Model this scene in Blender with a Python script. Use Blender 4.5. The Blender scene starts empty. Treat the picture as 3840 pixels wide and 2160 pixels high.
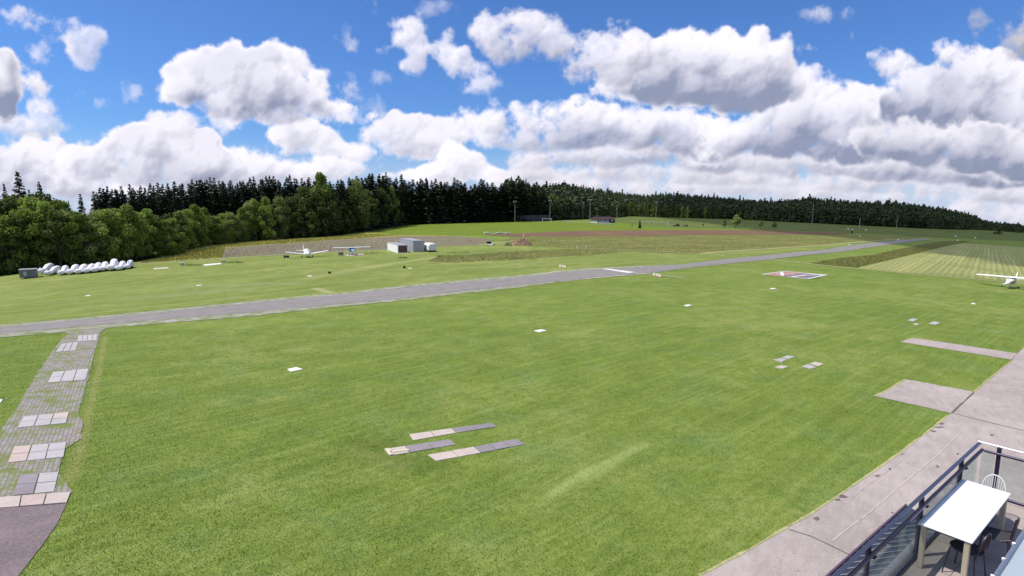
import bpy, bmesh, math, random
import numpy as np
from mathutils import Vector, Matrix, noise as mnoise
from mathutils.geometry import delaunay_2d_cdt
R = math.radians
random.seed(7)
rng = np.random.default_rng(7)
scene = bpy.context.scene
COL = scene.collection

# ------------------------------------------------------------------ camera
CAM_H = 10.5
PITCH = R(8.0)
FPX = 2095.0                       # focal length in photograph pixels (3840 wide)
cd = bpy.data.cameras.new("camera")
cam = bpy.data.objects.new("camera", cd)
COL.objects.link(cam)
cam.location = (0, 0, CAM_H)
cam.rotation_euler = (R(90) - PITCH, 0, 0)
cd.sensor_width = 36.0
cd.lens = 36.0 * FPX / 3840.0
cd.clip_start = 0.1
cd.clip_end = 20000
scene.camera = cam

def ray(px, py):
    """photograph pixel -> (u, v): x and z per metre of distance ahead"""
    a = (px - 1920.0) / FPX
    b = -(py - 1080.0) / FPX
    y = math.cos(PITCH) + b * math.sin(PITCH)
    z = b * math.cos(PITCH) - math.sin(PITCH)
    return a / y, z / y

# ------------------------------------------------------------------ light
SUN_AZ, SUN_EL = R(-98), R(59.8)
sun_dir = Vector((math.sin(SUN_AZ) * math.cos(SUN_EL), math.cos(SUN_AZ) * math.cos(SUN_EL), math.sin(SUN_EL)))
sl = bpy.data.lights.new("sun", 'SUN')
sl.energy = 4.2
sl.angle = R(0.53)
sl.color = (1.0, 0.955, 0.88)
so = bpy.data.objects.new("sun", sl)
COL.objects.link(so)
so.location = (0, 0, 60)
so.rotation_euler = (-sun_dir).to_track_quat('-Z', 'Y').to_euler()
vs = scene.view_settings
vs.view_transform = 'Standard'
vs.look = 'None'
vs.exposure = 0.10
vs.gamma = 1.0

# ------------------------------------------------------------------ sky with cumulus clouds (world shader, laid out by direction)
world = bpy.data.worlds.new("World")
scene.world = world
world.use_nodes = True
WT = world.node_tree
WT.nodes.clear()

class NB:
    """small expression builder for shader nodes"""
    def __init__(s, tree):
        s.t = tree
    def n(s, kind, **kw):
        nd = s.t.nodes.new(kind)
        for k, v in kw.items():
            setattr(nd, k, v)
        return nd
    def put(s, sock, val):
        if val is None:
            return
        if hasattr(val, 'is_linked') or hasattr(val, 'links'):
            s.t.links.new(val, sock)
        else:
            sock.default_value = val
    def m(s, op, a, b=None, c=None, clamp=False):
        nd = s.n('ShaderNodeMath', operation=op)
        nd.use_clamp = clamp
        s.put(nd.inputs[0], a); s.put(nd.inputs[1], b)
        if c is not None: s.put(nd.inputs[2], c)
        return nd.outputs[0]
    def v(s, op, a, b=None, c=None, scale=None):
        nd = s.n('ShaderNodeVectorMath', operation=op)
        s.put(nd.inputs[0], a)
        if b is not None: s.put(nd.inputs[1], b)
        if c is not None: s.put(nd.inputs[2], c)
        if scale is not None: s.put(nd.inputs['Scale'], scale)
        return nd.outputs['Value'] if op in ('DOT_PRODUCT', 'LENGTH', 'DISTANCE') else nd.outputs[0]
    def ss(s, x, lo, hi, a=0.0, b=1.0):
        nd = s.n('ShaderNodeMapRange', interpolation_type='SMOOTHSTEP')
        s.put(nd.inputs['Value'], x)
        for k, val in (('From Min', lo), ('From Max', hi), ('To Min', a), ('To Max', b)):
            s.put(nd.inputs[k], val)
        return nd.outputs[0]
    def mix(s, f, a, b, blend='MIX'):
        nd = s.n('ShaderNodeMix', data_type='RGBA', blend_type=blend)
        s.put(nd.inputs[0], f)
        s.put(nd.inputs[6], a if not isinstance(a, tuple) else tuple(a[:3]) + (1,))
        s.put(nd.inputs[7], b if not isinstance(b, tuple) else tuple(b[:3]) + (1,))
        return nd.outputs[2]
    def noise(s, vec, scale, detail=2.0, rough=0.5, dims='3D', typ='FBM', dist=0.0):
        nd = s.n('ShaderNodeTexNoise', noise_dimensions=dims, noise_type=typ)
        s.put(nd.inputs['Vector'], vec); s.put(nd.inputs['Scale'], scale)
        s.put(nd.inputs['Detail'], detail); s.put(nd.inputs['Roughness'], rough)
        s.put(nd.inputs['Distortion'], dist)
        return nd.outputs['Fac'], nd.outputs['Color']
    def voro(s, vec, scale, feature='F1', detail=0.0, rough=0.5, smooth=0.5, dims='3D'):
        nd = s.n('ShaderNodeTexVoronoi', feature=feature, voronoi_dimensions=dims)
        s.put(nd.inputs['Vector'], vec); s.put(nd.inputs['Scale'], scale)
        if 'Detail' in nd.inputs: s.put(nd.inputs['Detail'], detail); s.put(nd.inputs['Roughness'], rough)
        if feature == 'SMOOTH_F1': s.put(nd.inputs['Smoothness'], smooth)
        return nd.outputs['Distance'], nd.outputs['Color']
    def xyz(s, x, y, z):
        nd = s.n('ShaderNodeCombineXYZ')
        s.put(nd.inputs[0], x); s.put(nd.inputs[1], y); s.put(nd.inputs[2], z)
        return nd.outputs[0]
    def sep(s, vec):
        nd = s.n('ShaderNodeSeparateXYZ'); s.put(nd.inputs[0], vec)
        return nd.outputs[0], nd.outputs[1], nd.outputs[2]

# each cloud: brightness, darkness of its underside, edge wispiness, y where its underside starts, list of lobes (x, y, rx, ry)
# given in units of the photograph only to say in which DIRECTION the cloud stands
CLOUDS = [
    # low far banks on the horizon
    dict(b=.97, d=.30, w=1.0, base=760, lobes=[(120,620,110,75),(20,640,110,80),(190,590,50,50),(330,690,110,50),(520,740,260,45)]),
    dict(b=1.00, d=.45, w=.9, base=690, lobes=[(290,600,60,45),(400,610,90,50),(480,545,80,65),(620,560,100,80),(700,600,110,85),(760,560,50,55),(560,650,240,50),(900,640,130,50),(1050,650,190,50),(1250,640,110,36),(900,590,70,26)]),
    dict(b=.94, d=.25, w=1.5, base=500, lobes=[(600,450,50,22),(700,455,100,25),(810,450,50,25),(650,495,70,28),(780,485,50,22)]),
    dict(b=1.0, d=.50, w=1.0, base=590, lobes=[(1060,500,50,30),(1120,475,65,38),(1180,520,100,36),(1280,560,100,30),(1330,585,60,18),(1160,570,90,22)]),
    dict(b=.97, d=.50, w=1.2, base=585, lobes=[(1400,510,50,28),(1500,490,75,42),(1600,480,80,34),(1560,550,100,38),(1680,510,70,30),(1520,590,50,15),(1710,480,40,18)]),
    dict(b=1.0, d=.25, w=.9, base=700, lobes=[(1700,590,42,34),(1740,620,75,36),(1660,650,100,30),(1820,650,80,24),(1560,660,55,20),(1900,665,90,26),(1450,665,60,14)]),
    dict(b=.88, d=.55, w=1.6, base=735, lobes=[(2050,665,150,28),(2300,690,180,26),(2560,705,200,28),(2830,700,180,30),(3050,730,200,28),(3350,745,220,30),(3600,790,200,28),(3850,800,160,30),(1950,640,60,20)]),
    dict(b=.86, d=.75, w=1.5, base=680, lobes=[(2100,640,180,28),(2400,650,200,30),(2700,655,190,34),(2950,660,160,30),(3250,690,200,34),(3560,705,190,30),(3800,740,160,34)]),
    dict(b=.88, d=.9, w=1.5, base=620, lobes=[(2050,590,130,30),(2250,585,200,38),(2480,575,200,42),(2760,600,220,40),(3050,610,220,44),(3380,620,240,50),(3700,640,240,55)]),
    dict(b=1.0, d=.60, w=1.2, base=500, lobes=[(1800,470,80,28),(1900,470,90,36),(2000,440,90,45),(2130,430,110,50),(2250,440,120,40),(2200,490,200,55),(2000,525,130,36),(2430,490,160,60),(2600,520,200,60)]),
    # great bank on the right
    dict(b=1.0, d=.75, w=1.1, base=470, lobes=[(3050,300,62,44),(3100,350,80,50),(3210,370,60,44),(3290,400,90,48),(3200,450,160,60),(3000,450,170,70),(2900,520,200,60),(3180,540,220,60)]),
    dict(b=.97, d=.85, w=1.1, base=470, lobes=[(3320,235,60,50),(3390,255,66,40),(3430,310,70,44),(3540,235,48,50),(3545,170,36,36),(3640,215,56,42),(3700,270,66,60),(3560,330,150,80),(3760,330,110,80),(3450,400,130,70),(3650,430,170,80),(3840,330,70,70),(3850,480,140,110)]),
    dict(b=.90, d=.95, w=1.2, base=560, lobes=[(3420,530,170,60),(3650,560,220,70),(3880,600,150,60)]),
    # great cumulus, centre right
    dict(b=1.0, d=.85, w=1.0, base=390, lobes=[(2520,160,60,52),(2690,145,60,46),(2640,190,120,60),(2830,160,58,50),(2780,220,150,80),(2500,230,120,75),(2890,280,80,60),(2600,320,230,68),(2790,350,170,62),(2920,320,48,50),(2420,310,140,44)]),
    dict(b=.97, d=.40, w=1.6, base=340, lobes=[(1830,110,55,44),(1930,95,80,46),(2030,140,85,50),(1900,170,115,58),(2080,200,100,56),(2200,180,85,50),(2150,260,120,44),(2290,250,100,60),(2390,210,90,60)]),
    dict(b=1.0, d=.25, w=1.9, base=300, lobes=[(1680,165,26,48),(1690,215,60,42),(1750,260,70,36),(1820,305,46,18),(1640,200,36,30)]),
    dict(b=1.0, d=.40, w=1.6, base=230, lobes=[(1470,105,34,28),(1515,145,48,46),(1555,195,40,40),(1545,245,46,24)]),
    dict(b=.98, d=.25, w=2.8, base=300, lobes=[(1365,40,34,32),(1400,72,36,22),(1290,110,24,26),(1320,160,36,30),(1390,185,40,22),(1260,130,22,14),(1455,298,32,18)]),
    dict(b=.93, d=.1, w=3.0, base=300, lobes=[(1620,38,45,18),(1430,400,22,48),(1320,340,34,36),(1365,385,40,26)]),
    # great cumulus, left
    dict(b=1.03, d=.70, w=.9, base=420, lobes=[(880,215,44,44),(1030,210,58,46),(1100,230,64,50),(660,280,40,40),(740,262,75,44),(860,280,110,70),(1000,320,150,76),(1160,285,52,44),(710,350,80,52),(870,395,130,46),(1180,355,60,46),(1250,405,90,32),(1330,440,66,18),(1050,415,130,38)]),
    # fragments, left
    dict(b=.97, d=.40, w=2.2, base=240, lobes=[(180,80,100,30),(270,130,80,42),(310,180,64,44),(340,225,46,34),(380,150,30,26),(120,60,100,26)]),
    dict(b=.95, d=.2, w=2.8, base=370, lobes=[(130,185,36,22),(475,322,46,26),(490,355,42,20),(370,372,38,12),(590,330,14,30)]),
    dict(b=.95, d=.95, w=1.0, base=330, lobes=[(30,285,50,60),(-20,330,80,100),(40,370,36,50),(135,320,26,26),(10,400,60,36)]),
    dict(b=.95, d=.25, w=2.2, base=520, lobes=[(150,410,36,32),(120,470,80,38),(200,470,32,22),(50,530,38,20),(0,480,30,40)]),
    # fragments, right
    dict(b=.9, d=.25, w=2.6, base=300, lobes=[(3060,48,42,20),(3115,52,34,17),(3195,50,22,32),(3020,185,38,28),(3025,225,20,24),(3180,150,32,28),(3200,195,34,24),(3250,225,38,20),(3285,185,14,14)]),
    dict(b=.62, d=.3, w=2.4, base=250, lobes=[(3660,80,46,34),(3640,120,34,22),(3740,100,34,42),(3800,170,50,60),(3790,30,38,22),(3860,120,50,66)]),
]

# ---- cloud field: lobes and puffs rasterised into a density / light map over directions
CU0, CU1, CV0, CV1 = -1.25, 1.25, -0.08, 0.56
CW, CH = 3000, 768
def cpix(px, py):
    u, v = ray(px, py)
    return (u - CU0) / (CU1 - CU0) * CW, (v - CV0) / (CV1 - CV0) * CH     # row 0 is the lowest elevation

def vnoise(scale, octaves, seed, rough=.5, sx=1.0):
    """fractal value noise over the canvas, 0..1, features of `scale` canvas pixels"""
    r = np.random.default_rng(seed)
    out = np.zeros((CH, CW), np.float32); amp = 1.0; tot = 0
    for o in range(octaves):
        s = scale / 2 ** o
        if s < 1.2: break
        gx, gy = int(CW / (s * sx)) + 4, int(CH / s) + 4
        g = r.random((gy, gx)).astype(np.float32)
        X = np.arange(CW) / (s * sx); Y = np.arange(CH) / s
        xi, yi = X.astype(int), Y.astype(int)
        fx, fy = X - xi, Y - yi
        fx = fx * fx * (3 - 2 * fx); fy = fy * fy * (3 - 2 * fy)
        rows = g[:, xi] * (1 - fx) + g[:, xi + 1] * fx
        out += amp * (rows[yi] * (1 - fy)[:, None] + rows[yi + 1] * fy[:, None])
        tot += amp; amp *= rough
    return out / tot

def sst(x, a, b):
    t = np.clip((x - a) / (b - a), 0, 1)
    return t * t * (3 - 2 * t)

def blur(a, n):
    for _ in range(2):
        for ax in (0, 1):
            if n < 1: continue
            c = np.cumsum(np.pad(a, [(n + 1, n) if k == ax else (0, 0) for k in (0, 1)], mode='edge'), axis=ax)
            L = a.shape[ax]
            hi = np.take(c, np.arange(2 * n + 1, 2 * n + 1 + L), axis=ax); lo = np.take(c, np.arange(0, L), axis=ax)
            a = (hi - lo) / (2 * n + 1)
    return a

def cloud_maps():
    yy, xx = np.mgrid[0:CH, 0:CW].astype(np.float32)
    wx = (vnoise(120, 4, 11, .55) - .5) * 60 + (vnoise(22, 4, 12, .6) - .5) * 16
    wy = (vnoise(100, 4, 13, .55) - .5) * 46 + (vnoise(22, 4, 14, .6) - .5) * 14
    fine = vnoise(34, 5, 15, .62)
    mid = vnoise(96, 6, 16, .60)
    big = vnoise(260, 5, 17, .55, 1.6)
    A = np.zeros((CH, CW), np.float32); C = np.zeros((CH, CW, 3), np.float32)
    r = np.random.default_rng(5)
    Ldir = np.array([-.52, .66, .54])
    for ci, c in enumerate(CLOUDS):
        H = np.full((CH, CW), -40.0, np.float32)
        xs0, xs1, ys0, ys1 = CW, 0, CH, 0
        pts = []
        g = c.get('g', 1.32)
        for (x, y, rx, ry) in c['lobes']:
            cx, cy = cpix(x, y); ex, _ = cpix(x + rx, y); _, ey = cpix(x, y - ry)
            ra, rb = abs(ex - cx) * g, abs(ey - cy) * g
            mm = 1.9
            x0, x1 = max(0, int(cx - ra * mm - 70)), min(CW, int(cx + ra * mm + 70))
            y0, y1 = max(0, int(cy - rb * mm - 60)), min(CH, int(cy + rb * mm + 60))
            if x1 <= x0 or y1 <= y0: continue
            xs0, xs1, ys0, ys1 = min(xs0, x0), max(xs1, x1), min(ys0, y0), max(ys1, y1)
            X = xx[y0:y1, x0:x1] + wx[y0:y1, x0:x1] * min(1, rb / 45) - cx
            Y = yy[y0:y1, x0:x1] + wy[y0:y1, x0:x1] * min(1, rb / 45) - cy
            e = np.sqrt((X / ra) ** 2 + (Y / rb) ** 2)
            h = (1 - e) * min(ra, rb) * 1.0
            h = np.where(h > 0, np.sqrt(np.clip(1 - e * e, 0, 1)) * min(ra, rb) * .8, h)
            H[y0:y1, x0:x1] = np.maximum(H[y0:y1, x0:x1], h)
            # puffs, mostly over the upper surface
            k = int(9 + ra * rb / 260)
            for _ in range(k):
                t = r.uniform(0, 2 * math.pi); q = math.sqrt(r.random()) * 1.02
                px_, py_ = cx + math.cos(t) * ra * q, cy + math.sin(t) * rb * q
                if math.sin(t) * q < -.12 or cpix(0, c['base'])[1] > py_ - 6: continue
                pts.append((px_, py_, r.choice([.42, .28, .18, .12]) * min(ra, rb) * r.uniform(.7, 1.2)))
        if xs1 <= xs0: continue
        sl_ = (slice(ys0, ys1), slice(xs0, xs1))
        base = H[sl_].copy()
        Hs = base.copy()
        for (px_, py_, rr) in pts:
            rr = max(rr, 4.0)
            x0, x1 = int(max(xs0, px_ - rr * 1.3 - 12)), int(min(xs1, px_ + rr * 1.3 + 12))
            y0, y1 = int(max(ys0, py_ - rr * 1.3 - 12)), int(min(ys1, py_ + rr * 1.3 + 12))
            if x1 <= x0 + 1 or y1 <= y0 + 1: continue
            iy, ix = int(min(max(py_, ys0), ys1 - 1)) - ys0, int(min(max(px_, xs0), xs1 - 1)) - xs0
            hb = max(base[iy, ix], -rr * .55)
            X = xx[y0:y1, x0:x1] + wx[y0:y1, x0:x1] * .35 - px_; Y = yy[y0:y1, x0:x1] + wy[y0:y1, x0:x1] * .35 - py_
            d2 = X * X + Y * Y
            h = hb + np.where(d2 < rr * rr, np.sqrt(np.clip(rr * rr - d2, 0, None)) * .8, -1e3)
            sub = Hs[y0 - ys0:y1 - ys0, x0 - xs0:x1 - xs0]
            np.maximum(sub, h, out=sub)
        f = fine[sl_]; m_ = mid[sl_]; b_ = big[sl_]
        w = c['w']
        small = min(1.0, max(.3 if w < 1.4 else .62, float(Hs.max()) / 55))
        rim = blur(Hs, 5) + ((m_ - .5) * (30 + 40 * w) + (f - .5) * (26 + 22 * w) - 1.0) * small
        soft_edge = 5.0 + 11.0 * w
        a = sst(rim, -4.0 * small, soft_edge * 1.35 * small) * (1 - .30 * max(0, w - .9) * sst(f, .4, .7))
        a = a * (1 - .35 * sst(.52 - m_, 0, .2) * sst(18 - Hs, 0, 16))
        # light on the lumpy surface
        Hn = blur(Hs, 5) * .8 + (f - .5) * 30 + (m_ - .5) * 78
        Hn = np.clip(Hn, -6, None)
        lam = 0
        for n_, wt in ((2, .26), (6, .34), (16, .40)):
            hb = blur(Hn, n_)
            gy, gx = np.gradient(hb)
            gz = 1.0
            ln = np.sqrt(gx * gx + gy * gy + gz)
            lam = lam + wt * ((-gx * Ldir[0] - gy * Ldir[1] + gz * Ldir[2]) / ln)
        lit = np.clip(.50 + .80 * lam + (b_ - .5) * .35, 0, 1.05)
        # underside: measured down from the local top of this cloud
        mask = a > .25
        top = np.where(mask, yy[sl_], -1).max(axis=0); bot = np.where(mask, yy[sl_], 1e6).min(axis=0)
        def sm1(q, bad):
            ok = q != bad
            if not ok.any(): return q
            qq = np.interp(np.arange(len(q)), np.where(ok)[0], q[ok])
            kk = np.ones(61) / 61
            return np.convolve(np.pad(qq, 30, mode='edge'), kk, 'valid')
        top = sm1(top, -1); bot = sm1(bot, 1e6)
        rel = (yy[sl_] - bot[None]) / np.maximum(top - bot, 14)[None]
        thick = np.clip((top - bot) / 110, .25, 1)[None]
        under = sst(rel + (b_ - .5) * .7 + (m_ - .5) * .55 + (f - .5) * .2, .78, .02) * thick
        under = under * sst(blur(Hs, 5), -2, 30)
        shade = np.clip(c['d'] * (under * 1.15 + .45 * sst(b_ * .6 + m_ * .4, .46, .62) * sst(blur(Hs, 5), 4, 40)) + (1 - np.clip(lit, 0, 1)) * .55, 0, 1)
        thin = 1 - sst(Hs, -2, 16)
        shade = shade * (1 - .45 * thin)
        white = np.array([.92, .895, .985]) * c['b'] * 1.0
        grey = np.array([.28, .315, .45]) * (.6 + .4 * c['b'])
        col = white * (1 - shade[..., None]) + grey * shade[..., None]
        col = col * (0.93 + .12 * np.clip(lit, 0, 1))[..., None]
        aa = a[..., None]
        C[sl_] = C[sl_] * (1 - aa) + col * aa
        A[sl_] = A[sl_] * (1 - a) + a
    return C, A
def build_sky():
    B = NB(WT)
    C, A = cloud_maps()
    buf = np.empty((CH, CW, 4), np.float32)
    buf[..., :3] = C * 10.0; buf[..., 3] = A
    img = bpy.data.images.new("cumulus_field", CW, CH, alpha=True, float_buffer=True)
    img.colorspace_settings.name = 'Non-Color'
    img.alpha_mode = 'CHANNEL_PACKED'
    img.pixels.foreach_set(buf.ravel())
    img.update()
    tc = B.n('ShaderNodeTexCoord').outputs['Generated']
    dx, dy, dz = B.sep(tc)
    dys = B.m('MAXIMUM', dy, 0.05)
    u = B.m('DIVIDE', dx, dys)
    vv = B.m('DIVIDE', dz, dys)
    q = B.xyz(B.m('DIVIDE', B.m('SUBTRACT', u, CU0), CU1 - CU0), B.m('DIVIDE', B.m('SUBTRACT', vv, CV0), CV1 - CV0), 0.0)
    it = B.n('ShaderNodeTexImage', image=img, extension='EXTEND', interpolation='Cubic')
    B.put(it.inputs['Vector'], q)
    sky = B.n('ShaderNodeTexSky', sky_type='NISHITA')
    sky.sun_disc = False
    sky.sun_elevation = SUN_EL
    sky.sun_rotation = SUN_AZ
    sky.air_density = 1.0; sky.dust_density = 0.4; sky.ozone_density = 2.2
    base = B.mix(1.0, sky.outputs[0], (.50, .80, 1.28), 'MULTIPLY')
    K = 10.0
    veil = B.ss(dz, .13, -.01)
    base = B.mix(B.m('MULTIPLY', veil, .7), base, (K * .62, K * .67, K * .86))
    inv = B.m('SUBTRACT', 1.0, it.outputs['Alpha'])
    front_col = B.v('ADD', B.v('SCALE', base, scale=inv), it.outputs['Color'])
    # beside and behind the view: scattered cumulus from a noise field
    gn, _ = B.noise(B.v('MULTIPLY', tc, (1, 1, 2.2)), 2.4, 6.0, .58)
    ga = B.ss(gn, .50, .60)
    gcol = B.mix(B.ss(gn, .56, .72), (K * .90, K * .87, K * .96), (K * .42, K * .45, K * .62))
    behind = B.mix(B.m('MULTIPLY', ga, .9), base, gcol)
    w_u = B.ss(B.m('ABSOLUTE', u), 1.22, 1.10)
    w_v = B.ss(vv, .55, .45)
    w_f = B.m('GREATER_THAN', dy, .2)
    fac = B.m('MULTIPLY', B.m('MULTIPLY', w_u, w_v), w_f)
    col = B.mix(fac, behind, front_col)
    bg = B.n('ShaderNodeBackground')
    B.put(bg.inputs['Color'], col)
    bg.inputs['Strength'].default_value = 0.1
    out = B.n('ShaderNodeOutputWorld')
    WT.links.new(bg.outputs[0], out.inputs[0])
build_sky()
world.cycles.sampling_method = 'MANUAL'
world.cycles.sample_map_resolution = 1024

# ------------------------------------------------------------------ terrain
def sstep(t):
    t = max(0.0, min(1.0, t)); return t * t * (3 - 2 * t)
def terr(x, y):
    """ground height: flat airfield near by, the valley falling away gently to both sides"""
    yy_ = max(y, 30.0)
    w = sstep((y - 25.0) / 55.0)
    u2 = min((x / yy_) ** 2, 1.6)
    return -w * 0.0387 * u2 * yy_

def G(px, py, lift=0.0):
    """point of the ground seen in the photograph at that pixel"""
    u, v = ray(px, py)
    v = min(v, -0.004)
    D = CAM_H / -v
    for _ in range(30):
        D = (CAM_H - terr(u * D, D)) / -v
    return Vector((u * D, D, terr(u * D, D) + lift))

def GZ(px, py, z):
    u, v = ray(px, py)
    D = (CAM_H - z) / -v
    return Vector((u * D, D, z))

def top_h(p, py, px=None):
    """height above p of a thing standing at p whose top is seen at row py"""
    pxx = px if px is not None else 1920 + FPX * p.x / (p.y) * 0.99
    u, v = ray(pxx, py)
    return CAM_H + p.y * v - p.z

RUN = (G(2880, 968) - G(1000, 1140)); RUN_ANG = math.atan2(RUN.y, RUN.x)

# ------------------------------------------------------------------ materials
MATS = {}
def mat(name, col=(.5, .5, .5), rough=.7, metal=0.0, spec=.5, build=None, trans=0.0, alpha=None):
    if name in MATS: return MATS[name]
    m = bpy.data.materials.new(name); m.use_nodes = True
    t = m.node_tree; bs = t.nodes['Principled BSDF']
    bs.inputs['Base Color'].default_value = (*col, 1)
    bs.inputs['Roughness'].default_value = rough
    bs.inputs['Metallic'].default_value = metal
    bs.inputs['Specular IOR Level'].default_value = spec
    B = NB(t)
    if build: build(B, bs, col)
    MATS[name] = m
    return m

def wpos(B): return B.n('ShaderNodeNewGeometry').outputs['Position']
def opos(B): return B.n('ShaderNodeTexCoord').outputs['Object']

def dirty(amount=.18, scale=1.2, streak=False):
    """weathered paint: soft blotches and fine grime over the given colour"""
    def f(B, bs, col):
        p = opos(B)
        if streak: p = B.v('MULTIPLY', p, (1, 1, .18))
        n1, _ = B.noise(p, scale, 5, .6)
        n2, _ = B.noise(p, scale * 9, 3, .6)
        k = B.m('ADD', B.m('MULTIPLY', B.ss(n1, .35, .75), .7), B.m('MULTIPLY', B.ss(n2, .4, .8), .3))
        dark = tuple(c * (1 - amount * 2.2) for c in col)
        B.put(bs.inputs['Base Color'], B.mix(B.m('MULTIPLY', k, 1.0), col, dark))
        B.put(bs.inputs['Roughness'], B.ss(n1, .3, .8, bs.inputs['Roughness'].default_value * .85, min(1, bs.inputs['Roughness'].default_value * 1.2)))
    return f

def rot2(B, p, ang):
    nd = B.n('ShaderNodeVectorRotate', rotation_type='Z_AXIS')
    B.put(nd.inputs['Vector'], p); nd.inputs['Angle'].default_value = -ang
    return nd.outputs[0]

def seg_mask(B, p, a, b, w, soft, n):
    """soft-edged mask round a ground segment a-b (world xy), frayed by the noise value n"""
    ax, ay = a; dx, dy = b[0] - ax, b[1] - ay; L2 = dx * dx + dy * dy
    q = B.v('SUBTRACT', p, (ax, ay, 0))
    t = B.m('DIVIDE', B.v('DOT_PRODUCT', q, (dx, dy, 0)), L2, clamp=True)
    d = B.v('LENGTH', B.v('SUBTRACT', q, B.v('SCALE', (dx, dy, 0.0), scale=t)))
    d = B.m('MULTIPLY_ADD', B.m('SUBTRACT', n, .5), soft * 2.2, d)
    return B.ss(d, w + soft, max(0, w - soft))

def grass_mat(name, dark, light, dry, dry_amt=.35, stripe=.0, stripe_w=.35, ang=None, fine=1.0, stripe_ang=None, tall=0.0, marks=()):
    """grass: tufts of blade-size speckle, patches, mowing or wheel lines along one direction"""
    def f(B, bs, col):
        p = wpos(B)
        p = B.v('MULTIPLY', p, (1, 1, 0))
        a = RUN_ANG if ang is None else ang
        pr = rot2(B, p, a)
        n_f, _ = B.noise(p, 34.0 * fine, 3, .7)                 # blades
        n_g, _ = B.noise(p, 11.0 * fine, 3, .7)
        n_t, _ = B.noise(p, 2.6, 4, .66)                        # tufts
        n_m, _ = B.noise(p, .42, 5, .66)                        # patches
        n_l, _ = B.noise(p, .06, 4, .6)
        lines, _ = B.noise(B.v('MULTIPLY', rot2(B, p, a if stripe_ang is None else stripe_ang), (.03, 1, 1)), .55 / stripe_w, 3, .7)
        k = B.m('MULTIPLY_ADD', B.m('SUBTRACT', n_t, .5), .75, .5)
        k = B.m('MULTIPLY_ADD', B.m('SUBTRACT', n_f, .5), 1.5, k)
        k = B.m('MULTIPLY_ADD', B.m('SUBTRACT', n_g, .5), 1.3, k)
        k = B.m('MULTIPLY_ADD', B.m('SUBTRACT', n_m, .5), .75, k)
        k = B.m('MULTIPLY_ADD', B.m('SUBTRACT', n_l, .5), .55, k)
        if stripe: k = B.m('MULTIPLY_ADD', B.m('SUBTRACT', lines, .5), stripe, k)
        k = B.ss(k, -.1, 1.1)
        c = B.mix(k, dark, light)
        cool, _ = B.noise(B.v('ADD', p, (37, 11, 0)), .30, 5, .62)
        c = B.mix(B.ss(cool, .46, .72, 0, .35), c, B.mix(k, tuple(x * y for x, y in zip(dark, (.75, .98, 2.2))), tuple(x * y for x, y in zip(light, (.78, .95, 2.0)))))
        mow, _ = B.noise(B.v('MULTIPLY', rot2(B, p, a + R(4)), (.05, 1, 1)), 1.5, 3, .75)
        c = B.mix(B.ss(mow, .50, .70, 0, .55 * (1 if stripe else 0)), c, tuple(x * .58 for x in light))
        mow2, _ = B.noise(B.v('ADD', B.v('MULTIPLY', rot2(B, p, a + R(4)), (.04, 1, 1)), (3, 9, 0)), 2.6, 3, .75)
        c = B.mix(B.ss(mow2, .46, .72, 0, .40 * (1 if stripe else 0)), c, tuple(min(.6, x * y) for x, y in zip(light, (1.25, 1.15, 1.5))))
        dn = B.m('ADD', B.m('MULTIPLY', n_l, .4), B.m('ADD', B.m('MULTIPLY', n_m, .35), B.m('MULTIPLY', n_t, .25)))
        c = B.mix(B.m('MULTIPLY', B.ss(dn, .48, .66), dry_amt), c, dry)
        for (pa, pb, w, soft, colr, amt) in marks:
            c = B.mix(B.m('MULTIPLY', seg_mask(B, p, pa, pb, w, soft, n_t), amt), c, colr)
        B.put(bs.inputs['Base Color'], c)
        bmp = B.n('ShaderNodeBump'); bmp.inputs['Strength'].default_value = .6; bmp.inputs['Distance'].default_value = .04 + tall
        B.put(bmp.inputs['Height'], B.m('ADD', n_g, B.m('MULTIPLY', n_t, .8)))
        B.t.links.new(bmp.outputs[0], bs.inputs['Normal'])
        bs.inputs['Specular IOR Level'].default_value = .04
        bs.inputs['Roughness'].default_value = .9
    return mat(name, light, build=f)

def _m(x0, y0, x1, y1, w, soft, c, amt):
    a, b = G(x0, y0), G(x1, y1)
    return ((a.x, a.y), (b.x, b.y), w, soft, c, amt)
PALEG = (.30, .37, .12); DRYG = (.31, .29, .11); DEEP = (.030, .065, .010)
LAWN_MARKS = [
    _m(2075, 1850, 2200, 1765, .10, .30, PALEG, .75), _m(2190, 1775, 2420, 1668, .14, .28, PALEG, .65), _m(2200, 1800, 2330, 1722, .10, .3, PALEG, .45), _m(2020, 1892, 2110, 1825, .06, .3, PALEG, .35),
    _m(395, 1262, 362, 1430, .18, .16, DRYG, .5), _m(362, 1430, 330, 1560, .16, .16, DRYG, .5), _m(332, 1570, 300, 1690, .16, .18, DRYG, .5), _m(300, 1690, 262, 1800, .25, .25, DRYG, .5),
    _m(240, 1290, 60, 1560, .15, .16, DRYG, .6),
    _m(2400, 1030, 2900, 1010, .5, .8, PALEG, .2),
    _m(1350, 1660, 1600, 1740, .8, 1.0, DEEP, .35), _m(1330, 1690, 1500, 1745, .2, .6, DRYG, .22),
]
LAWN = grass_mat('lawn_grass', (.088, .136, .022), (.232, .304, .062), (.31, .30, .11), .55, stripe=.50, stripe_w=.45, marks=LAWN_MARKS)
FAR_MARKS = [_m(1650, 962, 1400, 1000, 1.2, 1.6, (.36, .35, .15), .55), _m(1400, 1000, 1150, 1045, 1.5, 2.0, (.36, .35, .15), .4), _m(1184, 1082, 1236, 1097, .5, .6, (.42, .38, .20), .7), _m(205, 1050, 232, 1047, 1.0, .9, (.36, .31, .17), .6), _m(700, 1075, 1100, 1062, 1.0, 1.8, (.30, .34, .19), .28), _m(500, 1120, 900, 1085, 1.2, 2.6, (.29, .33, .18), .28)]
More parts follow.
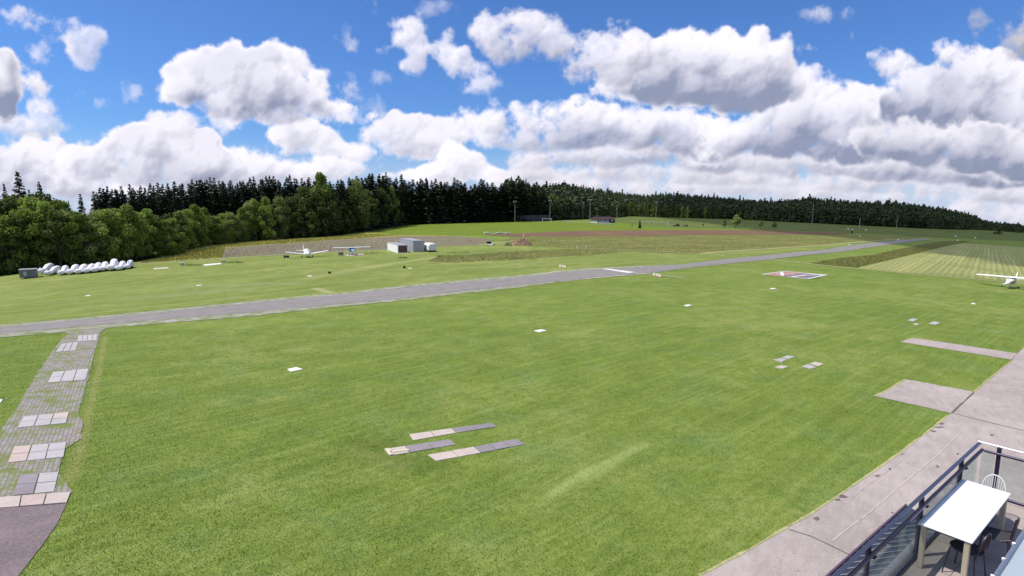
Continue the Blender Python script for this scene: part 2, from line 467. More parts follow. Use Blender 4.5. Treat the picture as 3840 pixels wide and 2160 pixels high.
FAR_LAWN = grass_mat('mown_field_grass', (.115, .155, .028), (.270, .318, .085), (.36, .34, .13), .6, stripe=1.2, stripe_w=1.6, marks=FAR_MARKS)
ROUGH = grass_mat('tall_meadow_grass', (.095, .115, .025), (.255, .260, .080), (.36, .29, .12), .75, stripe=1.1, stripe_w=3, tall=.2)
ROUGH2 = grass_mat('brown_tall_grass', (.075, .085, .020), (.18, .18, .05), (.23, .17, .075), .9, stripe=.5, stripe_w=5, tall=.2)
MEADOW = grass_mat('bright_meadow_grass', (.085, .135, .014), (.195, .255, .034), (.27, .28, .055), .4, stripe=.4, stripe_w=6)
PASTURE = grass_mat('pasture_grass', (.060, .092, .022), (.155, .195, .050), (.25, .24, .085), .6, stripe=1.2, stripe_w=10)
VERGE = grass_mat('yellow_verge_grass', (.17, .18, .03), (.36, .34, .08), (.46, .36, .06), .9, stripe=.5, stripe_w=3, tall=.2)
BUTTER = grass_mat('yellow_flower_meadow', (.22, .19, .03), (.48, .36, .04), (.55, .34, .03), .9, tall=.2)

def hay_b(B, bs, col):
    p = B.v('MULTIPLY', wpos(B), (1, 1, 0))
    pr = rot2(B, p, HAY_ANG)
    w, _ = B.noise(B.v('MULTIPLY', pr, (.012, 1, 1)), .42, 3, .6)
    wv = B.n('ShaderNodeTexWave', wave_type='BANDS', bands_direction='Y')
    B.put(wv.inputs['Vector'], pr); wv.inputs['Scale'].default_value = .27; wv.inputs['Distortion'].default_value = 3.0; wv.inputs['Detail'].default_value = 3; wv.inputs['Detail Scale'].default_value = .25
    n, _ = B.noise(p, 2.2, 5, .7)
    l, _ = B.noise(p, .05, 3, .6)
    k = B.m('ADD', B.m('MULTIPLY', w, .7), B.m('MULTIPLY', wv.outputs['Fac'], .22))
    k = B.m('MULTIPLY_ADD', B.m('SUBTRACT', n, .5), .9, k)
    k = B.ss(k, .25, .85)
    c = B.mix(k, (.22, .24, .07), (.43, .42, .17))
    c = B.mix(B.m('MULTIPLY', B.ss(l, .5, .7), .5), c, (.17, .19, .055))
    B.put(bs.inputs['Base Color'], c)
HAY_ANG = math.atan2(*(lambda d: (d.y, d.x))(G(3560, 925) - G(3400, 1010)))
HAY = mat('cut_hay_swaths', rough=.95, spec=.2, build=hay_b)

def soil_b(dark, light, weed, weed_amt, scale=1.4, lines=.5):
    def f(B, bs, col):
        p = B.v('MULTIPLY', wpos(B), (1, 1, 0)); pr = rot2(B, p, RUN_ANG)
        n, _ = B.noise(p, scale, 5, .72)
        ln, _ = B.noise(B.v('MULTIPLY', pr, (.05, 1, 1)), .35, 4, .65)
        g, _ = B.noise(p, scale * 1.7, 4, .7)
        l, _ = B.noise(p, .06, 3, .6)
        c = B.mix(B.ss(B.m('ADD', B.m('MULTIPLY', n, .6), B.m('MULTIPLY', ln, lines)), .3, .8), dark, light)
        c = B.mix(B.m('MULTIPLY', B.ss(B.m('ADD', g, B.m('MULTIPLY', B.m('SUBTRACT', l, .5), .6)), .48, .58), weed_amt), c, weed)
        B.put(bs.inputs['Base Color'], c)
        bmp = B.n('ShaderNodeBump'); bmp.inputs['Strength'].default_value = .5; bmp.inputs['Distance'].default_value = .15
        B.put(bmp.inputs['Height'], n); B.t.links.new(bmp.outputs[0], bs.inputs['Normal'])
    return f
SOIL = mat('red_brown_soil', rough=.95, spec=.15, build=soil_b((.115, .058, .040), (.25, .135, .095), (.19, .19, .06), .35))
STUBBLE = mat('stubble_soil', rough=.95, spec=.15, build=soil_b((.15, .12, .085), (.30, .245, .19), (.20, .23, .08), .55, 2.2))
DIRT = mat('pale_dirt', rough=.95, spec=.15, build=soil_b((.36, .34, .22), (.58, .54, .40), (.30, .31, .13), .4, 3.0))
DRYEDGE = mat('dry_grass_edge', rough=.95, spec=.15, build=soil_b((.30, .28, .12), (.52, .48, .25), (.22, .26, .08), .5, 2.5))

def asphalt_b(light, dark, patch=.5, speck=.35):
    def f(B, bs, col):
        p = B.v('MULTIPLY', wpos(B), (1, 1, 0)); pr = rot2(B, p, RUN_ANG)
        n, _ = B.noise(p, 9.0, 5, .7)
        m_, _ = B.noise(p, .8, 5, .62)
        s, _ = B.noise(B.v('MULTIPLY', pr, (.06, 1, 1)), .9, 4, .62)
        st, _ = B.voro(p, 26.0, 'F1')
        k = B.m('MULTIPLY_ADD', B.m('SUBTRACT', n, .5), 1.2 * speck / .35, .5)
        k = B.m('MULTIPLY_ADD', B.m('SUBTRACT', m_, .5), patch, k)
        k = B.m('MULTIPLY_ADD', B.m('SUBTRACT', s, .5), .8, k)
        c = B.mix(B.ss(k, 0, 1), dark, light)
        c = B.mix(B.ss(st, .16, .08, 0, .5), c, tuple(min(.8, x * 1.8) for x in light))
        B.put(bs.inputs['Base Color'], c)
        bmp = B.n('ShaderNodeBump'); bmp.inputs['Strength'].default_value = .35; bmp.inputs['Distance'].default_value = .02
        B.put(bmp.inputs['Height'], n); B.t.links.new(bmp.outputs[0], bs.inputs['Normal'])
    return f
ASPH = mat('runway_asphalt', rough=.9, spec=.25, build=asphalt_b((.305, .280, .262), (.180, .163, .155), .9, .6))
ASPH2 = mat('reddish_asphalt', rough=.9, spec=.25, build=asphalt_b((.25, .195, .195), (.135, .105, .112), .8, .6))

def gravel_b(B, bs, col):
    p = B.v('MULTIPLY', wpos(B), (1, 1, 0)); pr = rot2(B, p, RUN_ANG)
    n, _ = B.noise(p, 7.0, 5, .75)
    g, _ = B.noise(B.v('MULTIPLY', pr, (.3, 1, 1)), 2.2, 5, .72)
    st, sc = B.voro(p, 9.0, 'F1')
    c = B.mix(B.ss(n, .35, .62), (.19, .17, .14), (.52, .48, .44))
    c = B.mix(B.ss(st, .25, .12, 0, .7), c, (.62, .58, .54))
    c = B.mix(B.ss(g, .46, .53, 0, .9), c, (.15, .20, .05))
    B.put(bs.inputs['Base Color'], c)
GRAVEL = mat('gravel_and_grass', rough=.95, spec=.15, build=gravel_b)

def paver_b(B, bs, col):
    p = B.v('MULTIPLY', wpos(B), (1, 1, 0)); pr = rot2(B, p, TAXI_ANG)
    br = B.n('ShaderNodeTexBrick'); B.put(br.inputs['Vector'], pr)
    br.inputs['Scale'].default_value = 1.0
    br.inputs['Brick Width'].default_value = .26; br.inputs['Row Height'].default_value = .17
    br.inputs['Mortar Size'].default_value = .022; br.inputs['Mortar Smooth'].default_value = .3
    br.inputs['Color1'].default_value = (.35, .305, .30, 1); br.inputs['Color2'].default_value = (.25, .22, .225, 1)
    br.inputs['Mortar'].default_value = (.19, .18, .135, 1)
    g, _ = B.noise(p, 1.5, 5, .7)
    l, _ = B.noise(p, .55, 3, .6)
    gg = B.m('ADD', B.m('MULTIPLY', g, .55), B.m('MULTIPLY', l, .45))
    f2, _ = B.noise(p, 13, 4, .7)
    green = B.mix(f2, (.085, .12, .02), (.23, .27, .07))
    joint = B.m('MULTIPLY', br.outputs['Fac'], .35)
    c = B.mix(B.ss(B.m('ADD', B.m('MULTIPLY_ADD', B.m('SUBTRACT', f2, .5), .2, gg), B.m('MULTIPLY', joint, .18)), .50, .56, 0, .9), br.outputs['Color'], green)
    B.put(bs.inputs['Base Color'], c)
TAXI_ANG = math.atan2(*(lambda d: (d.y, d.x))(G(395, 1240) - G(300, 1600)))
PAVER = mat('worn_block_paving', rough=.93, spec=.2, build=paver_b)

def conc_b(light, dark, stain=.5, cracks=True):
    def f(B, bs, col):
        p = B.v('MULTIPLY', wpos(B), (1, 1, 0))
        n, _ = B.noise(p, 14.0, 5, .7)
        m_, _ = B.noise(p, 1.1, 6, .68)
        l, _ = B.noise(p, .22, 4, .6)
        br_ang = rot2(B, p, RUN_ANG + R(20))
        bru, _ = B.noise(B.v('MULTIPLY', br_ang, (.25, 1, 1)), 3.0, 5, .7)
        k = B.m('MULTIPLY_ADD', B.m('SUBTRACT', n, .5), 1.1, .5)
        k = B.m('MULTIPLY_ADD', B.m('SUBTRACT', m_, .5), .6, k)
        k = B.m('MULTIPLY_ADD', B.m('SUBTRACT', l, .5), .8, k)
        k = B.m('MULTIPLY_ADD', B.m('SUBTRACT', bru, .5), .75, k)
        c = B.mix(B.ss(k, 0, 1), dark, light)
        sp, _ = B.voro(B.v('MULTIPLY', p, (1, 1.6, 1)), .85, 'F1')
        sm, _ = B.noise(p, 3.0, 4, .7)
        c = B.mix(B.m('MULTIPLY', B.ss(B.m('ADD', sp, B.m('MULTIPLY', sm, .35)), .24, .18), stain), c, tuple(x * .42 for x in dark))
        B.put(bs.inputs['Base Color'], c)
        bmp = B.n('ShaderNodeBump'); bmp.inputs['Strength'].default_value = .25; bmp.inputs['Distance'].default_value = .01
        B.put(bmp.inputs['Height'], n); B.t.links.new(bmp.outputs[0], bs.inputs['Normal'])
    return f
CONC = mat('apron_concrete', rough=.88, spec=.2, build=conc_b((.50, .425, .39), (.285, .238, .218), .6))
CONC_B = mat('beige_concrete', rough=.9, spec=.25, build=conc_b((.62, .53, .47), (.42, .35, .31), 0))
CONC_P = mat('pale_concrete', rough=.9, spec=.2, build=conc_b((.52, .485, .48), (.36, .335, .335), 0))
CONC_G = mat('grey_concrete', rough=.9, spec=.25, build=conc_b((.34, .30, .315), (.20, .18, .195), 0))
CONC_W = mat('white_painted_concrete', rough=.8, spec=.3, build=conc_b((.86, .83, .80), (.66, .63, .58), 0))
CONC_K = mat('pinkish_concrete', rough=.9, spec=.25, build=conc_b((.60, .48, .43), (.42, .33, .30), 0))
JOINT = mat('joint_sealant', (.13, .10, .10), .9, build=dirty(.2, 3))

# ------------------------------------------------------------------ object helpers
def link(o, parent=None):
    COL.objects.link(o)
    if parent is not None: o.parent = parent
    return o
def tag(o, label=None, cat=None, group=None, kind=None):
    if label: o['label'] = label
    if cat: o['category'] = cat
    if group: o['group'] = group
    if kind: o['kind'] = kind
    return o
def empty(name, loc, rz=0.0, label=None, cat=None, group=None, size=1.0):
    o = bpy.data.objects.new(name, None); o.empty_display_size = .3
    o.location = loc; o.rotation_euler = (0, 0, rz); o.scale = (size,) * 3
    COL.objects.link(o)
    return tag(o, label, cat, group)
def pymesh(name, verts, faces, material, parent=None, smooth=False):
    me = bpy.data.meshes.new(name)
    me.from_pydata([tuple(v) for v in verts], [], faces)
    me.validate()
    if material is not None: me.materials.append(material)
    if smooth:
        me.polygons.foreach_set('use_smooth', [True] * len(me.polygons))
    me.update()
    return link(bpy.data.objects.new(name, me), parent)

class MB:
    """collects shapes, builds ONE mesh"""
    def __init__(s): s.v = []; s.f = []
    def add(s, vs_, fs, M=None):
        o = len(s.v)
        s.v += [(M @ Vector(v)) if M is not None else Vector(v) for v in vs_]
        s.f += [tuple(i + o for i in f) for f in fs]
        return s
    def box(s, x0, x1, y0, y1, z0, z1, M=None, bev=0.0):
        if bev > 0:
            b = min(bev, abs(x1 - x0) * .45, abs(y1 - y0) * .45, abs(z1 - z0) * .45)
            vs_ = []
            for X, sx in ((x0, 1), (x1, -1)):
                for Y, sy in ((y0, 1), (y1, -1)):
                    for Z, sz in ((z0, 1), (z1, -1)):
                        vs_ += [(X + sx * b, Y + sy * b, Z), (X + sx * b, Y, Z + sz * b), (X, Y + sy * b, Z + sz * b)]
            bm = bmesh.new()
            for v in vs_: bm.verts.new(v)
            r = bmesh.ops.convex_hull(bm, input=bm.verts)
            bm.verts.index_update()
            return s.add([v.co.copy() for v in bm.verts], [[v.index for v in f.verts] for f in bm.faces], M)
        vs_ = [(x0, y0, z0), (x1, y0, z0), (x1, y1, z0), (x0, y1, z0), (x0, y0, z1), (x1, y0, z1), (x1, y1, z1), (x0, y1, z1)]
        return s.add(vs_, [(0, 3, 2, 1), (4, 5, 6, 7), (0, 1, 5, 4), (1, 2, 6, 5), (2, 3, 7, 6), (3, 0, 4, 7)], M)
    def tube(s, pts, r, n=8, closed=False, M=None, cap=True):
        pts = [Vector(p) for p in pts]
        rs = r if isinstance(r, (list, tuple)) else [r] * len(pts)
        vs_ = []; N = len(pts); prev = None
        for i, p in enumerate(pts):
            a = pts[(i - 1) % N] if (closed or i > 0) else p
            b = pts[(i + 1) % N] if (closed or i < N - 1) else p
            t = (b - a).normalized()
            if prev is None:
                e = t.orthogonal().normalized()
            else:
                e = (prev - t * prev.dot(t)).normalized()
            prev = e; f = t.cross(e)
            for k in range(n):
                q = 2 * math.pi * k / n
                vs_.append(p + (e * math.cos(q) + f * math.sin(q)) * rs[i])
        fs = []
        for i in range(N if closed else N - 1):
            j = (i + 1) % N
            for k in range(n):
                fs.append((i * n + k, i * n + (k + 1) % n, j * n + (k + 1) % n, j * n + k))
        if cap and not closed:
            fs.append(tuple(range(n))[::-1]); fs.append(tuple((N - 1) * n + k for k in range(n)))
        return s.add(vs_, fs, M)
    def loft(s, rings, M=None, cap=True, close=True):
        n = len(rings[0]); vs_ = [v for r in rings for v in r]; fs = []
        for i in range(len(rings) - 1):
            for k in range(n if close else n - 1):
                fs.append((i * n + k, i * n + (k + 1) % n, (i + 1) * n + (k + 1) % n, (i + 1) * n + k))
        if cap: fs.append(tuple(range(n))[::-1]); fs.append(tuple((len(rings) - 1) * n + k for k in range(n)))
        return s.add(vs_, fs, M)
    def disc(s, c, r, h, n=20, axis='Z', M=None):
        c = Vector(c); d = {'X': Vector((1, 0, 0)), 'Y': Vector((0, 1, 0)), 'Z': Vector((0, 0, 1))}[axis]
        return s.tube([c - d * h / 2, c + d * h / 2], r, n, M=M)
    def build(s, name, material, parent=None, smooth=False):
        return pymesh(name, s.v, s.f, material, parent, smooth)

def copy_tree(o, parent=None):
    c = o.copy(); COL.objects.link(c)
    if parent is not None: c.parent = parent
    for ch in list(o.children): copy_tree(ch, c)
    return c

# ------------------------------------------------------------------ ground sheets
def axis_pts(lo, hi, dense, ratio, start):
    out = [0.0]; x = dense
    while out[-1] < hi:
        out.append(out[-1] + max(dense, (out[-1] - start) * ratio if out[-1] > start else dense))
    return out
def terrain_mesh():
    xs = [0.0]
    while xs[-1] < 5200: xs.append(xs[-1] + max(1.5, xs[-1] * .022))
    xs = [-x for x in xs[:0:-1]] + xs
    ys = [-40.0, -20, 0, 10, 20]
    while ys[-1] < 5600: ys.append(ys[-1] + max(1.2, ys[-1] * .016))
    X, Y = np.meshgrid(xs, ys)
    yy_ = np.maximum(Y, 30); w = np.clip((Y - 25) / 55, 0, 1); w = w * w * (3 - 2 * w)
    Z = -w * .0387 * np.minimum((X / yy_) ** 2, 1.6) * yy_
    nv = X.size; nx = len(xs); ny = len(ys)
    co = np.stack([X, Y, Z], -1).reshape(-1, 3).astype(np.float32)
    i = np.arange(ny - 1)[:, None] * nx + np.arange(nx - 1)[None]
    q = np.stack([i, i + 1, i + nx + 1, i + nx], -1).reshape(-1, 4)
    me = bpy.data.meshes.new('ground')
    me.vertices.add(nv); me.vertices.foreach_set('co', co.ravel())
    me.loops.add(q.size); me.loops.foreach_set('vertex_index', q.ravel().astype(np.int32))
    me.polygons.add(len(q)); me.polygons.foreach_set('loop_start', np.arange(0, q.size, 4, dtype=np.int32))
    me.polygons.foreach_set('use_smooth', np.ones(len(q), bool))
    me.update(calc_edges=True)
    me.materials.append(LAWN)
    return tag(link(bpy.data.objects.new('ground', me)), kind='structure')
ground = terrain_mesh()

def drape(name, poly, layer, material, ragged=0.0, world=False, seed=1, kind='structure', step=.012, thick=None):
    """a sheet lying on the ground inside a polygon (photograph pixels, or world xy)"""
    pts = [Vector((p[0], p[1])) if world else G(*p).xy for p in poly]
    def to(p): return Vector((p.x / p.y, math.log(p.y)))
    q = [to(p) for p in pts]
    out = []
    r = random.Random(seed)
    for i in range(len(q)):
        a, b = q[i], q[(i + 1) % len(q)]
        n = max(1, int((b - a).length / step))
        nrm = Vector((-(b - a).y, (b - a).x)).normalized() if (b - a).length > 0 else Vector((0, 0))
        for k in range(n):
            t = k / n
            p = a.lerp(b, t)
            if ragged:
                wobble = mnoise.noise(Vector((p.x * 40, p.y * 40, seed))) + .6 * mnoise.noise(Vector((p.x * 160, p.y * 160, seed + 3)))
                p = p + nrm * wobble * ragged
            out.append(p)
    xs = [p.x for p in out]; ys = [p.y for p in out]
    g = .035
    inner = []
    x = min(xs)
    while x < max(xs):
        y = min(ys)
        while y < max(ys):
            inner.append(Vector((x + r.uniform(-.004, .004), y + r.uniform(-.004, .004)))); y += g
        x += g
    if len(inner) > 6000: inner = inner[::len(inner) // 6000 + 1]
    n = len(out)
    vs_, es, fs, *_ = delaunay_2d_cdt(out + inner, [(i, (i + 1) % n) for i in range(n)], [list(range(n))], 1, 1e-6)
    co = []
    for v in vs_:
        D = math.exp(v.y); X = v.x * D
        co.append((X, D, terr(X, D) + layer * (.004 + .00006 * D)))
    o = pymesh(name, co, [tuple(f) for f in fs], material, smooth=True)
    me = o.data
    # faces up
    if sum(p.normal.z for p in me.polygons[:20]) < 0: me.flip_normals()
    return tag(o, kind=kind)

def line_sheet(name, pts, w, layer, material, **k):
    """a narrow strip, width w metres, along ground points"""
    P = [G(*p) for p in pts]
    L, Rr = [], []
    for i, p in enumerate(P):
        a = P[max(0, i - 1)]; b = P[min(len(P) - 1, i + 1)]
        d = (b - a).xy.normalized(); nn = Vector((-d.y, d.x)) * w / 2
        L.append(p.xy + nn); Rr.append(p.xy - nn)
    return drape(name, L + Rr[::-1], layer, material, world=True, **k)

# broad fields first
drape('pasture_field', [(2350, 812), (2760, 824), (3200, 846), (3476, 860), (3640, 864), (3840, 874), (4150, 893), (4150, 915), (3840, 906), (3495, 891), (3141, 871), (2880, 863), (2405, 862), (2250, 840), (2290, 822)], 1, PASTURE, ragged=.0012, seed=2)
drape('mown_field', [(-350, 1262), (0, 1219), (626, 1158), (1297, 1099), (1920, 1038), (2255, 1008), (2553, 988), (2880, 953), (3081, 934), (3253, 907), (3476, 893), (3495, 890), (3253, 904), (2880, 932), (2628, 949), (2419, 938), (2200, 931), (1990, 924), (1870, 906), (1798, 917), (1640, 926), (1452, 935), (1060, 954), (640, 981), (480, 992), (0, 1040), (-350, 1085)], 1, FAR_LAWN, ragged=.0010, seed=3)
drape('rough_meadow', [(1870, 905), (1920, 889), (2144, 888), (2405, 886), (2880, 881), (3141, 880), (3300, 883), (3490, 890), (3368, 896), (3253, 903), (3081, 919), (2880, 932), (2628, 950), (2419, 939), (2200, 932), (1990, 925)], 2, ROUGH, ragged=.0015, seed=4)
drape('tall_grass_band', [(1608, 981), (1649, 959), (1760, 955), (1920, 944), (2060, 938), (2200, 931), (2419, 939), (2628, 951), (2480, 949), (2367, 943), (2218, 957), (2032, 966), (1920, 975), (1705, 985)], 3, ROUGH, ragged=.004, seed=5)
drape('bright_meadow', [(1300, 890), (1380, 870), (1519, 843), (1920, 832), (2240, 829), (2350, 838), (2420, 848), (2560, 856), (2880, 861), (2880, 865), (2405, 864), (2144, 867), (1920, 877), (1806, 882), (1519, 887), (1333, 895)], 2, MEADOW, ragged=.0012, seed=6)
drape('yellow_verge', [(480, 991), (600, 965), (700, 935), (790, 915), (960, 903), (1221, 888), (1370, 872), (1440, 876), (1519, 881), (1700, 884), (1519, 890), (1333, 897), (1072, 915), (900, 926), (846, 930), (834, 967), (640, 980)], 3, VERGE, ragged=.002, seed=7)
drape('buttercup_patch', [(600, 975), (640, 962), (680, 953), (740, 940), (780, 938), (775, 950), (720, 958), (700, 968), (640, 976)], 4, BUTTER, ragged=.006, seed=8)
drape('stubble_field', [(832, 967), (845, 930), (900, 925), (1072, 914), (1333, 895), (1519, 886), (1705, 887), (1855, 899), (1798, 916), (1635, 925), (1452, 934), (1060, 953)], 4, STUBBLE, ragged=.0015, seed=9)
drape('red_soil_strip', [(1806, 882), (1920, 877), (2144, 867), (2405, 864), (2880, 865), (3141, 873), (3200, 877), (3141, 879), (2880, 880), (2405, 885), (2144, 887), (1920, 888)], 4, SOIL, ragged=.001, seed=10)
drape('rough_grass_patch', [(3040, 987), (3150, 968), (3279, 955), (3420, 925), (3520, 905), (3620, 903), (3640, 908), (3607, 912), (3439, 952), (3320, 979), (3215, 1004), (3103, 996)], 2, ROUGH2, ragged=.0012, seed=11)
drape('hay_field', [(3215, 1006), (3320, 980), (3439, 952), (3607, 913), (3840, 928), (4150, 948), (4600, 975), (4600, 1170), (4150, 1105), (3840, 1064), (3663, 1044), (3439, 1026)], 3, HAY, ragged=.001, seed=12)
line_sheet('dirt_track', [(480, 993), (640, 982), (832, 970), (1060, 955), (1452, 936), (1635, 927), (1798, 918), (1870, 910), (1930, 903)], 1.1, 5, DIRT, ragged=.0004)
line_sheet('field_path', [(2860, 972), (2960, 983), (3040, 990), (3103, 997), (3215, 1008), (3439, 1029), (3663, 1048), (3760, 1058), (3900, 1072)], 1.3, 5, DRYEDGE, ragged=.0008)
line_sheet('grass_path', [(2200, 933), (2419, 940), (2628, 951), (2720, 960)], 1.2, 5, DRYEDGE, ragged=.001)
line_sheet('mown_track', [(2628, 951), (2880, 934), (3081, 921), (3253, 906), (3400, 896)], 1.5, 5, DRYEDGE, ragged=.001)

# runway, shoulders, markings
RT = [(-350, 1256), (0, 1228), (400, 1191), (626, 1169), (1297, 1105), (1444, 1087), (1920, 1044), (2099, 1024), (2255, 1012), (2553, 993), (2880, 958), (3081, 939), (3253, 914), (3400, 900), (3476, 896)]
RB = [(3495, 897.5), (3400, 909), (3365, 914), (3178, 942), (2880, 975), (2405, 1027), (2181, 1046), (1920, 1073), (1491, 1121), (1351, 1134), (924, 1174), (373, 1219), (0, 1252), (-350, 1283)]
drape('runway_shoulder', [(x, y - (8 if x < 2300 else 1)) for x, y in RT] + [(x, y + (14 if x < 1000 else 9 if x < 2000 else 3 if x < 2500 else 1)) for x, y in RB], 4, GRAVEL, ragged=.003, seed=13)
drape('runway', RT + RB, 6, ASPH, ragged=.0012, seed=14)
WHITE = mat('runway_paint', (.80, .77, .74), .7, build=dirty(.10, 2))
CREAM = mat('worn_cream_paint', (.60, .56, .42), .85, build=dirty(.22, 1.5))
tag(drape('threshold_marking', [(2254, 1009), (2273, 1008.5), (2378, 1021), (2357, 1025)], 7, WHITE, seed=15))
line_sheet('edge_line', [(2185, 1048), (2260, 1041), (2345, 1032)], .45, 7, CREAM, ragged=.001)
line_sheet('edge_line', [(1995, 1033), (2050, 1026), (2085, 1018), (2150, 1014)], .45, 7, CREAM, ragged=.001)
line_sheet('threshold_line', [(2180, 1007), (2262, 1009.5), (2366, 1023), (2440, 1030), (2560, 1042)], .5, 6.5, CREAM, ragged=.001)

# taxiway on the left
drape('taxiway', [(235, 1245), (395, 1228), (400, 1232), (372, 1250), (366, 1283), (343, 1378), (326, 1444), (297, 1546), (311, 1590), (303, 1645), (240, 1690), (228, 1729), (219, 1777), (275, 1850), (-120, 1905), (-120, 1760), (0, 1623), (73, 1517), (146, 1393), (219, 1290), (255, 1252)], 5, PAVER, ragged=.003, seed=16)
drape('asphalt_yard', [(-200, 1920), (0, 1909), (252, 1890), (215, 1965), (150, 2060), (70, 2160), (20, 2230), (-200, 2300)], 5, ASPH2, ragged=.0015, seed=17)

# apron
drape('apron', [(2560, 2200), (2624, 2160), (2830, 2050), (3040, 1928), (3164, 1846), (3284, 1763), (3384, 1692), (3480, 1618), (3553, 1560), (3574, 1550), (3652, 1470), (3730, 1405), (3793, 1355), (3811, 1330), (3840, 1304), (3990, 1190), (4100, 1180), (4600, 1800), (4600, 2900), (2300, 2900)], 2, CONC, ragged=.0012, seed=19)
drape('apron_strip', [(3377, 1283), (3420, 1267), (3814, 1326), (3793, 1350)], 3, CONC, ragged=.0012, seed=20)
drape('apron_strip', [(3281, 1486), (3396, 1423), (3652, 1470), (3565, 1550)], 3, CONC, ragged=.002, seed=21)
line_sheet('expansion_joint', [(3574, 1551), (3700, 1583), (3840, 1616)], .05, 4, JOINT)
line_sheet('expansion_joint', [(2959, 1987), (3040, 2012), (3197, 2088), (3240, 2110)], .04, 4, JOINT)
line_sheet('expansion_joint', [(3652, 1474), (3610, 1512), (3572, 1549)], .05, 4, JOINT)
PALELINE = mat('pale_scratch', (.55, .47, .46), .9, build=dirty(.2, 2))
line_sheet('paint_trace', [(3600, 1625), (3520, 1705), (3390, 1812), (3262, 1923), (3120, 2030)], .05, 4, PALELINE, ragged=.0004)
line_sheet('paint_trace', [(3420, 1690), (3340, 1760), (3230, 1838), (3170, 1888)], .03, 4, PALELINE, ragged=.0004)
STAIN = mat('damp_stain', (.17, .125, .115), .95, build=dirty(.2, 4))
for i, (x, y, rx, ry) in enumerate([(3060, 1945, 16, 10), (3142, 1875, 14, 7), (3160, 1862, 20, 6), (3290, 1785, 14, 6), (3335, 1760, 9, 4), (3385, 1705, 9, 3), (3500, 1618, 12, 4), (3520, 1603, 16, 3), (3530, 1590, 12, 3), (3720, 1633, 8, 3), (3590, 1703, 7, 3), (3516, 1751, 8, 5), (3345, 1924, 5, 2.5)]):
    drape('stain', [(x + rx * math.cos(t) * random.uniform(.35, 1.35), y + ry * math.sin(t) * random.uniform(.35, 1.35)) for t in [k * math.pi / 7 for k in range(14)]], 4, STAIN, ragged=.002, seed=30 + i)

# dry grass rim creeping over the concrete
line_sheet('apron_rim', [(2624, 2160), (2830, 2050), (3040, 1928), (3164, 1846), (3284, 1763), (3384, 1692), (3480, 1618), (3553, 1560)], .09, 4, DRYEDGE, ragged=.0025)
line_sheet('apron_rim', [(3652, 1470), (3730, 1405), (3793, 1355)], .12, 4, DRYEDGE, ragged=.0015)
line_sheet('apron_rim', [(3281, 1486), (3330, 1462), (3396, 1423)], .15, 4, DRYEDGE, ragged=.003)

# ------------------------------------------------------------------ vegetation
def leaf_mat(name, dark, light, trans=.25, var=.5, sc=.8):
    def f(B, bs, col):
        oi = B.n('ShaderNodeObjectInfo')
        n, _ = B.noise(B.v('ADD', opos(B), B.v('SCALE', oi.outputs['Location'], scale=.37)), sc, 4, .65)
        n2, _ = B.noise(opos(B), 5.0, 2, .6)
        k = B.m('MULTIPLY_ADD', B.m('SUBTRACT', n, .5), 1.4, .42)
        k = B.m('MULTIPLY_ADD', B.m('SUBTRACT', n2, .5), .8, k)
        k = B.m('MULTIPLY_ADD', B.m('SUBTRACT', oi.outputs['Random'], .5), var, k)
        B.put(bs.inputs['Base Color'], B.mix(B.ss(k, 0, 1), dark, light))
        bs.inputs['Roughness'].default_value = .6
        bs.inputs['Specular IOR Level'].default_value = .3
        tr = B.n('ShaderNodeBsdfTranslucent')
        B.put(tr.inputs['Color'], B.mix(B.ss(k, 0, 1), tuple(c * 1.3 for c in dark), tuple(c * 1.3 for c in light)))
        mx = B.n('ShaderNodeMixShader'); mx.inputs[0].default_value = trans
        B.t.links.new(bs.outputs[0], mx.inputs[1]); B.t.links.new(tr.outputs[0], mx.inputs[2])
        out = [n_ for n_ in B.t.nodes if n_.type == 'OUTPUT_MATERIAL'][0]
        B.t.links.new(mx.outputs[0], out.inputs[0])
    return mat(name, light, build=f)
LEAF_A = leaf_mat('ash_foliage', (.11, .17, .022), (.335, .430, .085), .4)
LEAF_B = leaf_mat('dark_broadleaf_foliage', (.045, .070, .012), (.17, .215, .045), .35)
LEAF_W = leaf_mat('willow_foliage', (.14, .185, .045), (.40, .45, .15), .4)
NEEDLE = leaf_mat('spruce_needles', (.016, .027, .011), (.056, .074, .028), .15)
NEEDLE_L = leaf_mat('larch_needles', (.030, .046, .016), (.095, .110, .040), .2)
BARK = mat('bark', (.12, .095, .075), .9, build=dirty(.25, 2, True))
BARK_P = mat('pale_bark', (.26, .24, .21), .9, build=dirty(.25, 2, True))
STEM = mat('red_brown_bark', (.10, .060, .045), .9, build=dirty(.25, 2, True))

def quad_mesh(name, cen, nrm, size, aspect, material, r):
    """many small leaf sprays: one quad each, numpy built"""
    n = len(cen)
    nrm = nrm / np.maximum(np.linalg.norm(nrm, axis=1, keepdims=True), 1e-6)
    up = r.normal(size=(n, 3)); e = np.cross(nrm, up); e /= np.maximum(np.linalg.norm(e, axis=1, keepdims=True), 1e-6)
    f = np.cross(nrm, e)
    s = size[:, None]
    a = e * s * .5; b = f * s * .5 * aspect
    jit = lambda: 1 + r.uniform(-.35, .35, (n, 1))
    co = np.stack([cen - a * jit() - b * .35, cen + a * .3 * jit() - b * jit(), cen + a * jit() + b * .4, cen - a * .3 + b * jit()], 1).reshape(-1, 3).astype(np.float32)
    me = bpy.data.meshes.new(name)
    me.vertices.add(n * 4); me.vertices.foreach_set('co', co.ravel())
    me.loops.add(n * 4); me.loops.foreach_set('vertex_index', np.arange(n * 4, dtype=np.int32))
    me.polygons.add(n); me.polygons.foreach_set('loop_start', np.arange(0, n * 4, 4, dtype=np.int32))
    me.update(calc_edges=True)
    me.materials.append(material)
    return me

